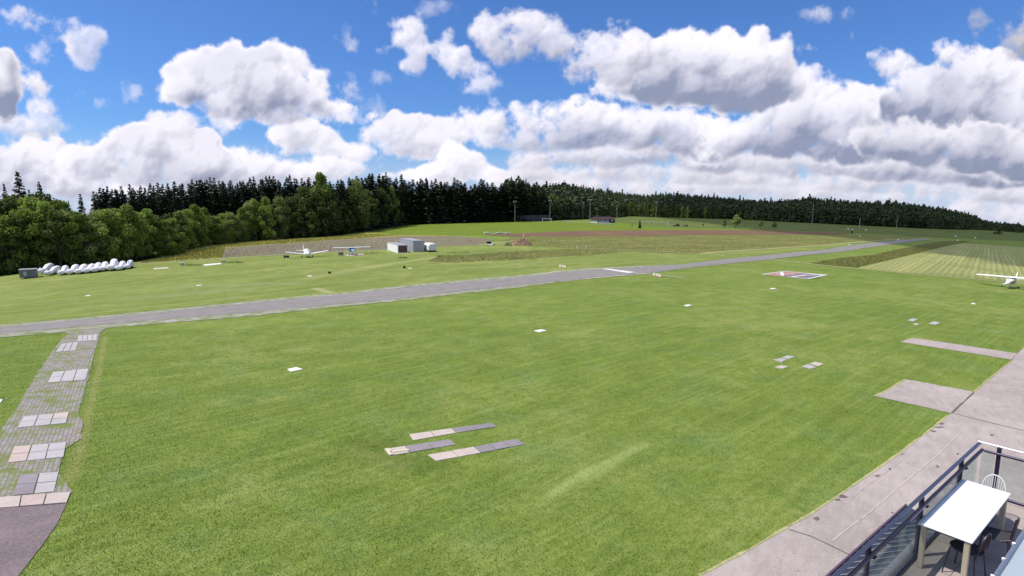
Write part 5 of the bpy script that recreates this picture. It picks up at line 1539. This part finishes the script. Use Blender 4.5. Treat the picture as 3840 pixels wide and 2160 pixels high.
# dark machine and implement by the right goal
def tractor(x, y, w, h_, lab):
    p = G(x, y); k = p.y / FPX; W, H = w * k, h_ * k
    t = empty('parked_machine', p, R(5), lab, 'farm machine', 'dark machines beside the pitch')
    m = MB(); m.loft([[(-W * .5, -1, H * .15), (-W * .5, 1, H * .15), (-W * .5, 1, H * .3), (-W * .5, -1, H * .3)], [(-W * .1, -1, H * .15), (-W * .1, 1, H * .15), (-W * .1, 1, H * .6), (-W * .1, -1, H * .6)], [(W * .45, -1, H * .15), (W * .45, 1, H * .15), (W * .42, 1, H * .65), (W * .42, -1, H * .65)]]); m.build('body', DGREY, t)
    m = MB(); m.box(W * .1, W * .4, -.8, .8, H * .66, H, bev=.1); m.build('cab', GLASSD, t)
    for q in (-.3, .3):
        m = MB(); m.disc((W * q, -1.1, H * .22), H * .22, .4, 14, 'Y'); m.build('wheel', DARK, t)
tractor(2535, 849, 26, 10, 'dark machine with a cab standing in the right football goal mouth')
tractor(2569, 849, 20, 6, 'low dark implement right of the dark machine')

# heaps
def heap(name, x0, x1, yt, yb, material, lab, cat, bumps, seed, ysc=.5):
    p = G((x0 + x1) / 2, yb); k = p.y / FPX; W = (x1 - x0) * k; H = hgt(p, (x0 + x1) / 2, yt)
    vs_, fs = [], []
    N, M_ = 40, 14
    for j in range(M_ + 1):
        f = j / M_
        for i in range(N):
            a = 2 * math.pi * i / N
            wob = 1 + .18 * mnoise.noise(Vector((math.cos(a) * 2, math.sin(a) * 2, seed)))
            r_ = (1 - f) * W / 2 * wob
            z = H * (1 - (1 - f) ** 1.6) if False else H * math.sin(f * math.pi / 2) ** 1.0
            z += bumps * mnoise.noise(Vector((r_ * math.cos(a) * 1.6, r_ * math.sin(a) * 1.6, seed))) * min(1, f * 3)
            vs_.append((r_ * math.cos(a), r_ * math.sin(a) * ysc, max(-.2, z if j else -.3)))
    for j in range(M_):
        for i in range(N): fs.append((j * N + i, j * N + (i + 1) % N, (j + 1) * N + (i + 1) % N, (j + 1) * N + i))
    o = pymesh(name, vs_, fs, material, smooth=False); o.location = p + Vector((0, W * .2, 0))
    return tag(o, lab, cat)
def heap_b(a, b_):
    def f(B, bs, col):
        n, _ = B.noise(opos(B), 2.2, 5, .75); B.put(bs.inputs['Base Color'], B.mix(B.ss(n, .35, .65), a, b_))
        bmp = B.n('ShaderNodeBump'); bmp.inputs['Distance'].default_value = .4; B.put(bmp.inputs['Height'], n); B.t.links.new(bmp.outputs[0], bs.inputs['Normal'])
    return f
heap('manure_heap', 1916, 1998, 894, 921, mat('straw_manure', rough=.95, build=heap_b((.16, .08, .05), (.46, .30, .20))), 'reddish brown straw manure heap at the end of the dirt track', 'heap', .55, 3)
heap('weed_mound', 1886, 1922, 911, 922, mat('weed_mound', rough=.95, build=heap_b((.07, .09, .03), (.20, .20, .09))), 'low weedy mound leaning against the manure heap', 'mound', .3, 4)
t = empty('marker_stake', G(1963, 897), 0, 'thin white stake standing behind the manure heap', 'stake')
m = MB(); m.tube([(0, 0, 0), (0, 0, hgt(G(1963, 897), 1963, 875))], .10, 6); m.build('stake', BOARD, t)
STONE = mat('pale_boulder', rough=.9, build=heap_b((.24, .24, .17), (.58, .56, .46)))
rr = random.Random(8)
for i, x in enumerate([1818, 1828, 1838, 1848, 1858, 1866, 1875, 1884, 1893, 1903, 1911]):
    p = G(x, 877 + rr.uniform(-1, 2)); k = p.y / FPX; s = rr.uniform(4.0, 7.5) * k
    bm = bmesh.new(); bmesh.ops.create_icosphere(bm, subdivisions=2, radius=s)
    for v in bm.verts:
        v.co *= 1 + .35 * mnoise.noise(v.co * .8 + Vector((i * 5, 0, 0))); v.co.z *= .75
    me = bpy.data.meshes.new('boulder'); bm.to_mesh(me); bm.free(); me.materials.append(STONE)
    o = link(bpy.data.objects.new('boulder', me)); o.location = p + Vector((0, 0, s * .3))
    tag(o, 'pale rubble boulder in the row left of the brown soil strip', 'boulder', 'boulders dumped in a row beside the soil strip')
# low dump trailer
p = G(1838, 919); k = p.y / FPX
t = empty('upturned_trailer', p, R(-15), 'pale upturned trailer with two dark wheels beside the dirt track', 'trailer')
m = MB(); m.loft([[(-14 * k, -1, .1), (-14 * k, 1, .1), (-10 * k, 1, .5), (-10 * k, -1, .5)], [(12 * k, -1.2, 0), (12 * k, 1.2, 0), (14 * k, 1, .35), (14 * k, -1, .35)]]); m.build('bed', mat('pale_metal', (.62, .58, .55), .6, build=dirty(.15, 1)), t)
for q in (-5, 3): m = MB(); m.disc((q * k, -.9, .75), .42, .25, 14, 'Y'); m.build('wheel', DARK, t)

# saplings and lone bushes in the pasture
_bl, _cf = BL, CF
def SAP(k):
    return lambda: make_broadleaf(61 if k == 'sap' else 62, 14, 11, 1500, LEAF_W if k == 'sap' else LEAF_B, .9, .34 if k == 'sap' else .05, lobes=16)
for x, yt, yb, k, w, lab in [(2399, 822, 856, 's2', 1.5, 'small dark fir standing alone before the brown soil strip'), (2370, 840, 853, 'sap', .5, 'thin bare sapling left of the small dark fir'), (2637, 839, 849, 'bsh', 1.0, 'tiny shrub left of the saplings in the pasture'), (2716, 824, 857, 'sap', .85, 'wispy sapling left of the largest sapling'),
                             (2759, 808, 857, 'sap', 1.0, 'largest pale round-headed sapling in the pasture'), (2794, 842, 848, 'bsh', 1.2, 'small dark shrub right of the largest sapling'), (2852, 828, 857, 'sap', .9, 'greenish sapling right of the largest one'), (2902, 832, 861, 'sap', .95, 'rightmost wispy sapling in the pasture row'),
                             (3195, 866, 878, 'bsh', 1, 'dark little bush by the soil strip end'), (3743, 857, 881, 'bsh', 2.0, 'wide dark bush at the foot of the ridge, far right'), (3812, 852, 876, 'bsh', 1.1, 'dark bush near the right edge under the ridge end')]:
    p = G(x, yb); h = hgt(p, x, yt)
    h0 = 26 if k == 's2' else 14
    plant_tree(k, (CF if k == 's2' else SAP)(k), p, h, h0, w, lab, 'tree' if h > 3 else 'bush')

# ------------------------------------------------------------------ terrace of the building the camera looks from
ZF = 4.94
KX, KY = 9.16, 10.41
TRZ = math.atan2(-.616, -.788)
def terr_obj(name, label=None, cat=None, group=None):
    return empty(name, (KX, KY, ZF), TRZ, label, cat, group)
def slabs_b(B, bs, col):
    p = opos(B)
    br = B.n('ShaderNodeTexBrick'); B.put(br.inputs['Vector'], p); br.offset = 0.0
    br.inputs['Scale'].default_value = 1; br.inputs['Brick Width'].default_value = .5; br.inputs['Row Height'].default_value = .5
    br.inputs['Mortar Size'].default_value = .006; br.inputs['Color1'].default_value = (.40, .335, .29, 1); br.inputs['Color2'].default_value = (.335, .285, .25, 1); br.inputs['Mortar'].default_value = (.10, .08, .07, 1)
    n, _ = B.noise(p, 2.2, 5, .65); n2, _ = B.noise(p, 30, 3, .7)
    c = B.mix(B.m('MULTIPLY', B.ss(n, .4, .75), .45), br.outputs['Color'], (.25, .21, .17))
    c = B.mix(B.m('MULTIPLY', B.ss(n2, .45, .7), .3), c, (.50, .43, .37))
    B.put(bs.inputs['Base Color'], c)
SLABS = mat('terrace_slabs', rough=.9, build=slabs_b); FACADE = mat('building_facade', (.46, .45, .44), .85, build=dirty(.12, .6)); NAVY = mat('navy_powder_coat', (.030, .025, .055), .38, .3, build=dirty(.04, 3))
RAILT = mat('anodised_rail', (.17, .17, .25), .3, .8, build=dirty(.05, 3)); RAILW = mat('bright_rail_top', (.74, .72, .72), .35, .3, build=dirty(.04, 3)); PIPE = mat('grey_metal_pipe', (.36, .33, .38), .4, .5, build=dirty(.12, 2))
t = terr_obj('building', 'building corner carrying the paved terrace with the white table', 'building')
m = MB(); m.box(0, 14, -.02, 9, -.30, 0.0); m.build('terrace_floor', SLABS, t)
m = MB(); m.box(.3, 14, .35, 9, -ZF - .1, -.302); m.build('wall', FACADE, t)
m = MB(); m.tube([(2.6, -.10, .02), (9.5, -.10, .02)], .062, 12); m.build('gutter_pipe', PIPE, t)

# glass
gm = bpy.data.materials.new('railing_glass'); gm.use_nodes = True
gb = NB(gm.node_tree); gm.node_tree.nodes.clear()
tr = gb.n('ShaderNodeBsdfTransparent'); gn_, _ = gb.noise(opos(gb), 1.5, 3, .5)
gb.put(tr.inputs[0], gb.mix(gn_, (.84, .89, .87), (.90, .94, .93)))
gl = gb.n('ShaderNodeBsdfGlossy'); gl.inputs['Roughness'].default_value = .03; gl.inputs['Color'].default_value = (.9, .95, 1, 1)
fr = gb.n('ShaderNodeFresnel'); fr.inputs[0].default_value = 1.45
df = gb.n('ShaderNodeBsdfDiffuse'); df.inputs[0].default_value = (.55, .60, .60, 1)
m1 = gb.n('ShaderNodeMixShader'); gb.put(m1.inputs[0], gb.m('MULTIPLY', fr.outputs[0], .45)); gm.node_tree.links.new(tr.outputs[0], m1.inputs[1]); gm.node_tree.links.new(gl.outputs[0], m1.inputs[2])
m2 = gb.n('ShaderNodeMixShader'); m2.inputs[0].default_value = .03; gm.node_tree.links.new(m1.outputs[0], m2.inputs[1]); gm.node_tree.links.new(df.outputs[0], m2.inputs[2])
go = gb.n('ShaderNodeOutputMaterial'); gm.node_tree.links.new(m2.outputs[0], go.inputs[0])
GLASS = gm

t = terr_obj('glass_railing', 'navy framed glass railing running along the front of the terrace', 'railing', 'terrace railings')
m = MB(); m.box(-.03, 9.5, -.03, .03, 1.03, 1.05, bev=.006); m.build('top_rail', RAILT, t)
m = MB(); m.box(.04, 9.5, .035, .085, .91, .955, bev=.01); m.build('inner_rail', NAVY, t)
m = MB(); m.box(.04, 9.5, -.012, .032, .02, .06, bev=.006); m.build('bottom_rail', NAVY, t)
for a_ in (1.2, 3.33, 5.46, 7.6):
    m = MB(); m.box(a_ - .02, a_ + .02, -.028, .034, -.2, 1.029, bev=.005); po = m.build('post', NAVY, t)
    m = MB(); m.box(a_ - .045, a_ + .045, .036, .10, .885, .905, bev=.004); m.build('clamp', DARK, po)
prev = .06
for a_ in (1.2, 3.33, 5.46, 7.6, 9.5):
    m = MB(); m.box(prev + .02, a_ - .03, .002, .012, .07, .90); m.build('glass_pane', GLASS, t); prev = a_ + .02
t = terr_obj('glass_railing', 'glass railing with a bright white top across the far end of the terrace', 'railing', 'terrace railings')
m = MB(); m.box(-.031, .031, -.03, 4.5, 1.052, 1.075, bev=.006); m.build('top_rail', RAILW, t)
m = MB(); m.box(.035, .085, .09, 4.5, .905, .95, bev=.01); m.build('inner_rail', NAVY, t)
m = MB(); m.box(-.02, .03, .04, 4.5, .03, .085, bev=.008); m.build('bottom_rail', NAVY, t)
for b_ in (.30, 2.4):
    m = MB(); m.box(-.03, .034, b_ - .032, b_ + .032, -.2, 1.05, bev=.005); m.build('post', NAVY, t)
m = MB(); m.box(.002, .012, .05, .25, .09, .90); m.build('glass_pane', GLASS, t)
m = MB(); m.box(.002, .012, .35, 2.35, .09, .90); m.build('glass_pane', GLASS, t)

# dark canopy below the railing, with pale diagonal rods; what it depicts is unclear
t = terr_obj('dark_sheeting', 'dark blue canopy with thin pale diagonal slats just outside the railing', 'sheeting')
DSHEET = mat('dark_blue_panel', (.040, .048, .075), .45, build=dirty(.10, 1.2)); ROD = mat('pale_rod', (.42, .48, .55), .5, .2, build=dirty(.1, 2))
m = MB(); m.add([(.85, -.84, -.40), (9.5, -.84, -.40), (9.5, -.17, -.40), (1.15, -.17, -.40), (.85, -.84, -.36), (9.5, -.84, -.36), (9.5, -.17, -.36), (1.15, -.17, -.36)], [(0, 3, 2, 1), (4, 5, 6, 7), (0, 1, 5, 4), (1, 2, 6, 5), (2, 3, 7, 6), (3, 0, 4, 7)]); m.build('panel', DSHEET, t)
m = MB(); m.box(.85, 9.5, -.875, -.842, -.42, -.33); m.build('edge_trim', mat('purple_trim', (.10, .06, .11), .5, build=dirty(.1, 2)), t)
m = MB()
a_ = 2.0
while a_ < 9.3:
    dx_, dy_ = -1.28, .64
    m.tube([(a_, -.83, -.345), (a_ + dx_ * .98, -.83 + dy_ * .98, -.345)], .0075, 5); a_ += .27
m.build('rods', ROD, t)

# table
t = empty('table', (KX, KY, ZF), TRZ, 'long white table on beige legs standing along the terrace railing', 'table')
t.location = Vector((KX, KY, ZF)) + Matrix.Rotation(TRZ, 3, 'Z') @ Vector((2.51, .41, 0))
WTOP = mat('white_table_top', (.88, .87, .90), .35, build=dirty(.02, 1)); TEDGE = mat('grey_table_edge', (.50, .54, .55), .5, build=dirty(.06, 3)); TLEG = mat('beige_leg', (.46, .39, .28), .55, build=dirty(.08, 3, True))
m = MB(); m.box(-1.16, 1.16, -.31, .335, .715, .74, bev=.004); m.build('table_top', WTOP, t)
m = MB(); m.box(-1.155, 1.155, -.345, -.312, .70, .732, bev=.005); m.build('edge_strip', TEDGE, t)
m = MB(); m.box(-1.08, 1.08, -.26, .28, .66, .713); m.build('apron', DGREY, t)
for x in (-1.10, 1.10):
    for y in (-.27, .27):
        m = MB(); m.box(x - .035, x + .035, y - .035, y + .035, 0, .712, bev=.008); m.build('leg', TLEG, t)

# wire chairs
def make_chair(wire, seatm):
    t = empty('wire_chair', (0, 0, 0))
    m = MB(); pts = [(.21 * math.cos(a) * (1.0), .20 * math.sin(a), .45) for a in [2 * math.pi * k / 24 for k in range(24)]]
    m.tube(pts, .010, 6, closed=True); m.disc((0, 0, .448), .20, .014, 24); m.build('seat', seatm, t)
    m = MB(); hoop = []
    for k in range(25):
        a = math.pi * k / 24; hoop.append((.165 * math.cos(a), -.19 - .05 * math.sin(a), .50 + .30 * math.sin(a) ** .8))
    hoop = [(.20, -.06, .45)] + hoop + [(-.20, -.06, .45)]
    m.tube(hoop, .012, 8)
    for i in range(9):
        x = -.13 + .26 * i / 8; q = math.sqrt(max(0, 1 - (x / .165) ** 2))
        m.tube([(x * .8, -.17, .455), (x, -.19 - .05 * q, .50 + .30 * q ** .8)], .005, 5)
    m.build('backrest', wire, t)
    for x, y in ((.16, .15), (-.16, .15), (.15, -.15), (-.15, -.15)):
        m = MB(); m.tube([(x, y, .445), (x * 1.3, y * 1.35, .0)], .009, 6); m.build('leg', wire, t)
    return t
WWIRE = mat('white_wire', (.75, .74, .74), .4, build=dirty(.04, 3)); BWIRE = mat('dark_wire', (.045, .035, .05), .4, .5, build=dirty(.05, 3)); SEATD = mat('dark_seat', (.05, .045, .055), .7, build=dirty(.1, 3))
def put_chair(o, a_, b_, rz, lab):
    o.location = Vector((KX, KY, ZF)) + Matrix.Rotation(TRZ, 3, 'Z') @ Vector((a_, b_, 0)); o.rotation_euler = (0, 0, TRZ + R(rz))
    return tag(o, lab, 'chair', 'wire chairs at the terrace table')
put_chair(make_chair(WWIRE, SEATD), 1.10, .44, -90, 'wire chair with a white hoop back at the far end of the table')
c2 = make_chair(BWIRE, SEATD); put_chair(c2, 2.50, .80, 188, 'dark wire chair standing at the right long side of the table')
put_chair(copy_tree(c2), 3.30, .62, 172, 'dark chair pushed under the near end of the table')

# pale sunshade at the lower right
t = terr_obj('sunshade', 'pale blue-grey sunshade with a tube edge in the lower right corner', 'sunshade')
SHADE = mat('pale_blue_fabric', (.36, .42, .46), .8, build=dirty(.05, 1)); TUBE = mat('blue_grey_tube', (.20, .24, .32), .4, .3, build=dirty(.06, 2))
m = MB(); m.tube([(2.7, 1.24, 1.04), (9.5, 1.24, 1.04)], .030, 10); m.build('edge_tube', TUBE, t)
for a_ in (3.9, 4.45, 5.0, 5.55):
    m = MB(); m.box(a_ - .012, a_ + .012, 1.195, 1.235, 1.03, 1.07, bev=.004); m.build('hook', RAILW, t)
m = MB(); m.add([(2.8, 1.272, 1.04), (9.5, 1.272, 1.04), (9.5, 1.62, 1.06), (2.8, 1.62, 1.06), (2.8, 1.272, 1.03), (9.5, 1.272, 1.03), (9.5, 1.62, 1.05), (2.8, 1.62, 1.05)], [(0, 1, 2, 3), (7, 6, 5, 4), (0, 4, 5, 1), (1, 5, 6, 2), (2, 6, 7, 3), (3, 7, 4, 0)]); m.build('fabric', SHADE, t)

# ------------------------------------------------------------------ tall grass, weeds and lawn blades (real blades, uncountable)
def inside(poly, X, Y):
    ins = np.zeros(len(X), bool); n = len(poly)
    for i in range(n):
        x0, y0 = poly[i]; x1, y1 = poly[(i + 1) % n]
        c = ((y0 > Y) != (y1 > Y)) & (X < (x1 - x0) * (Y - y0) / (y1 - y0 + 1e-9) + x0)
        ins ^= c
    return ins
def terr_np(X, Y):
    yy_ = np.maximum(Y, 30); w = np.clip((Y - 25) / 55, 0, 1); w = w * w * (3 - 2 * w)
    return -w * .0387 * np.minimum((X / yy_) ** 2, 1.6) * yy_
def blades(name, XY, h, w, lean, material, seed, zl=0.0):
    r = np.random.default_rng(seed); n = len(XY)
    X, Y = XY[:, 0], XY[:, 1]; Z = terr_np(X, Y) + zl
    a = r.uniform(0, 2 * np.pi, n); hh = h * r.uniform(.5, 1.25, n); ww = w * r.uniform(.6, 1.3, n)
    e = np.stack([np.cos(a), np.sin(a), np.zeros(n)], 1) * (ww / 2)[:, None]
    b = r.uniform(0, 2 * np.pi, n); ln = np.stack([np.cos(b), np.sin(b), np.zeros(n)], 1) * (hh * lean * r.uniform(.2, 1, n))[:, None]
    P = np.stack([X, Y, Z - .01], 1); T = P + ln + np.stack([np.zeros(n), np.zeros(n), hh], 1)
    co = np.stack([P - e, P + e, T + e * .35, T - e * .35], 1).reshape(-1, 3).astype(np.float32)
    me = bpy.data.meshes.new(name)
    me.vertices.add(n * 4); me.vertices.foreach_set('co', co.ravel())
    me.loops.add(n * 4); me.loops.foreach_set('vertex_index', np.arange(n * 4, dtype=np.int32))
    me.polygons.add(n); me.polygons.foreach_set('loop_start', np.arange(0, n * 4, 4, dtype=np.int32))
    me.update(calc_edges=True); me.materials.append(material)
    return tag(link(bpy.data.objects.new(name, me)), kind='stuff')
def scatter(poly_px, n, seed):
    poly = [tuple(G(*p).xy) for p in poly_px]
    r = np.random.default_rng(seed)
    # uniform in view: more where it is seen larger
    xs = [p[0] / p[1] for p in poly]; ls = [math.log(p[1]) for p in poly]
    U = r.uniform(min(xs), max(xs), n * 4); Lg = r.uniform(min(ls), max(ls), n * 4)
    Y = np.exp(Lg); X = U * Y
    ok = inside(poly, X, Y); return np.stack([X[ok][:n], Y[ok][:n]], 1)
def blade_mat(name, a, b, c=None):
    def f(B, bs, col):
        p = wpos(B); n, _ = B.noise(p, 1.3, 4, .7); n2, _ = B.noise(p, 17, 2, .6)
        k = B.m('ADD', B.m('MULTIPLY', n, .6), B.m('MULTIPLY', n2, .45))
        cc = B.mix(B.ss(k, .35, .7), a, b)
        if c: cc = B.mix(B.ss(n2, .55, .7), cc, c)
        B.put(bs.inputs['Base Color'], cc); bs.inputs['Specular IOR Level'].default_value = .1; bs.inputs['Roughness'].default_value = .7
    return mat(name, build=f)
BT = blade_mat('tall_straw_blades', (.19, .22, .06), (.40, .38, .14), (.50, .40, .19))
blades('tall_grass', scatter([(1608, 981), (1649, 959), (1760, 955), (1920, 944), (2060, 938), (2200, 931), (2419, 939), (2628, 951), (2480, 949), (2367, 943), (2218, 957), (2032, 966), (1920, 975), (1705, 985)], 9000, 1), .20, .12, .5, BT, 2)
blades('tall_grass', scatter([(1880, 908), (1920, 891), (2144, 890), (2405, 888), (2880, 883), (3141, 882), (3300, 885), (3253, 902), (3081, 918), (2880, 931), (2628, 949), (2419, 938), (2200, 931), (1990, 925)], 9000, 2), .20, .22, .5, BT, 3)
blades('tall_grass', scatter([(3040, 987), (3150, 970), (3279, 957), (3420, 927), (3600, 908), (3439, 951), (3320, 978), (3215, 1003), (3103, 995)], 6000, 3), .26, .16, .5, blade_mat('meadow_blades', (.11, .14, .03), (.29, .31, .09), (.34, .26, .12)), 4)
blades('verge_grass', scatter([(520, 988), (600, 968), (700, 938), (790, 918), (960, 906), (1221, 891), (1370, 878), (1519, 881), (1333, 896), (1072, 914), (900, 925), (846, 929), (834, 967), (640, 979)], 12000, 4), .45, .16, .5, blade_mat('verge_blades', (.22, .23, .05), (.46, .44, .14), (.55, .42, .08)), 5)
blades('stubble', scatter([(836, 966), (848, 932), (1072, 916), (1333, 897), (1519, 888), (1705, 889), (1845, 899), (1798, 915), (1635, 924), (1452, 933), (1060, 952)], 14000, 5), .22, .12, .4, blade_mat('stubble_blades', (.20, .19, .08), (.42, .35, .22), (.16, .20, .06)), 6)
WEED = blade_mat('weed_blades', (.13, .17, .04), (.30, .33, .10))
for i, (x, y, w, h_) in enumerate([(720, 995, 40, 8), (880, 985, 36, 7), (1390, 949, 60, 6), (1510, 967, 20, 4), (1720, 948, 50, 8), (1960, 972, 60, 5), (1660, 962, 30, 8)]):
    blades('weeds', scatter([(x - w, y + h_ / 2), (x - w * .6, y - h_ / 2), (x + w * .7, y - h_ / 2), (x + w, y + h_ / 2)], 160, 20 + i), .22, .12, .6, WEED, 30 + i)

# lawn blades near the camera
def lawn_blades(n, seed):
    r = np.random.default_rng(seed)
    D = 9.5 + 40 * r.random(n * 2) ** 1.5
    U = r.uniform(-1.12, 1.0, n * 2)
    X, Y = U * D, D
    keep = np.ones(len(X), bool)
    for poly in KEEP_OUT: keep &= ~inside(poly, X, Y)
    return np.stack([X[keep][:n], Y[keep][:n]], 1)
KEEP_OUT = [[tuple(G(*p).xy) for p in q] for q in [
    [(2560, 2200), (2624, 2160), (2830, 2050), (3040, 1928), (3164, 1846), (3284, 1763), (3384, 1692), (3480, 1618), (3553, 1560), (3574, 1550), (3652, 1470), (3730, 1405), (3793, 1355), (3840, 1304), (3990, 1190), (5200, 1250), (5200, 2900), (2300, 2900)],
    [(3377, 1283), (3420, 1267), (3814, 1326), (3793, 1350)], [(3281, 1486), (3396, 1423), (3652, 1470), (3565, 1550)],
    [(235, 1245), (395, 1228), (372, 1250), (366, 1283), (343, 1378), (326, 1444), (297, 1546), (311, 1590), (303, 1645), (240, 1690), (228, 1729), (219, 1777), (275, 1850), (252, 1890), (215, 1965), (150, 2060), (70, 2160), (20, 2230), (-600, 2300), (-300, 1760), (0, 1623), (73, 1517), (146, 1393), (219, 1290)],
    [(-350, 1240), (0, 1215), (1297, 1098), (1920, 1040), (1920, 1075), (1351, 1142), (924, 1184), (373, 1232), (0, 1266), (-350, 1300)],
    [(1536, 1631), (1694, 1608), (1839, 1588), (1864, 1600), (1712, 1623), (1550, 1651)], [(1442, 1687), (1521, 1676), (1686, 1650), (1707, 1668), (1537, 1696), (1461, 1708)], [(1606, 1708), (1778, 1679), (1937, 1648), (1966, 1667), (1805, 1697), (1637, 1728)],
    [(1074, 1386), (1110, 1376), (1140, 1386), (1090, 1398)], [(2000, 1241), (2030, 1234), (2054, 1241), (2022, 1249)], [(2896, 1350), (2953, 1332), (2986, 1340), (2932, 1361)], [(2900, 1378), (2927, 1369), (2960, 1376), (2936, 1386)], [(3004, 1375), (3056, 1355), (3094, 1366), (3040, 1386)]]]
def lawnblade_b(B, bs, col):
    p = wpos(B); n, _ = B.noise(p, .42, 5, .66); n1, _ = B.noise(p, 2.6, 4, .66); n2, _ = B.noise(p, 40, 2, .6); nl, _ = B.noise(p, .06, 3, .6)
    k = B.m('ADD', B.m('MULTIPLY', n, .35), B.m('ADD', B.m('MULTIPLY', n1, .3), B.m('MULTIPLY', n2, .5)))
    c = B.mix(B.ss(k, .35, .80), (.142, .205, .036), (.340, .430, .098))
    c = B.mix(B.ss(nl, .5, .7, 0, .4), c, (.26, .27, .07))
    cool, _ = B.noise(B.v('ADD', B.v('MULTIPLY', p, (1, 1, 0)), (37, 11, 0)), .30, 5, .62)
    c = B.mix(B.ss(cool, .46, .72, 0, .35), c, (.19, .32, .12))
    c = B.mix(B.ss(n2, .64, .74, 0, .6), c, (.44, .44, .20))
    for (pa, pb, w, soft, colr, amt) in LAWN_MARKS:
        if colr is DEEP: continue
        c = B.mix(B.m('MULTIPLY', seg_mask(B, B.v('MULTIPLY', p, (1, 1, 0)), pa, pb, w, soft, n1), amt), c, tuple(x * 1.25 for x in colr))
    B.put(bs.inputs['Base Color'], c); bs.inputs['Specular IOR Level'].default_value = .12; bs.inputs['Roughness'].default_value = .6
blades('grass', lawn_blades(420000, 9), .050, .022, .9, mat('lawn_blades', build=lawnblade_b), 10)

# the cumulus whose shadow darkens the far right of the valley
def shadow_cloud():
    Hc = 900.0
    off = Vector((sun_dir.x, sun_dir.y)) / sun_dir.z * Hc
    sh = [G(*q).xy for q in [(2650, 838), (2800, 862), (3000, 878), (3141, 888), (3260, 905), (3380, 925), (3480, 950), (3600, 960), (3700, 985), (3840, 1004), (4300, 1040)]]
    far = [Vector((900, 350)), Vector((1800, 700)), Vector((2200, 1700)), Vector((1200, 2000)), Vector((500, 1500)), Vector((250, 1000))]
    pts = [p + off for p in sh + far]
    n = len(pts); out = []
    for i in range(n):
        a, b = pts[i], pts[(i + 1) % n]; k = max(2, int((b - a).length / 14))
        for j in range(k):
            p = a.lerp(b, j / k)
            if 0 < i < 11: w_ = 6
            else: w_ = 30
            out.append(p + Vector((mnoise.noise(Vector((p.x * .03, p.y * .03, 1))), mnoise.noise(Vector((p.x * .03, p.y * .03, 5))))) * w_)
    c = sum(out, Vector((0, 0))) / len(out)
    vs_, fs = [], []; N = len(out); rings = [(1.0, 0), (.97, 30), (.85, 110), (.6, 220), (.3, 280)]
    for f, z in rings:
        for p in out:
            q = c.lerp(p, f)
            vs_.append((q.x, q.y, Hc + z * (1 + .4 * mnoise.noise(Vector((q.x * .006, q.y * .006, 2)))) + (20 * mnoise.noise(Vector((q.x * .02, q.y * .02, 9))) if z else 0)))
    for r_ in range(len(rings) - 1):
        for i in range(N): fs.append((r_ * N + i, r_ * N + (i + 1) % N, (r_ + 1) * N + (i + 1) % N, (r_ + 1) * N + i))
    fs.append(tuple((len(rings) - 1) * N + i for i in range(N))); fs.append(tuple(range(N))[::-1])
    CLOUDM = mat('cloud_vapour', (.85, .85, .88), 1.0, spec=0, build=dirty(.02, .01))
    nt = CLOUDM.node_tree; bs = nt.nodes['Principled BSDF']; bs.inputs['Alpha'].default_value = .42
    tag(pymesh('cloud', vs_, fs, CLOUDM, smooth=True), kind='structure')
shadow_cloud()
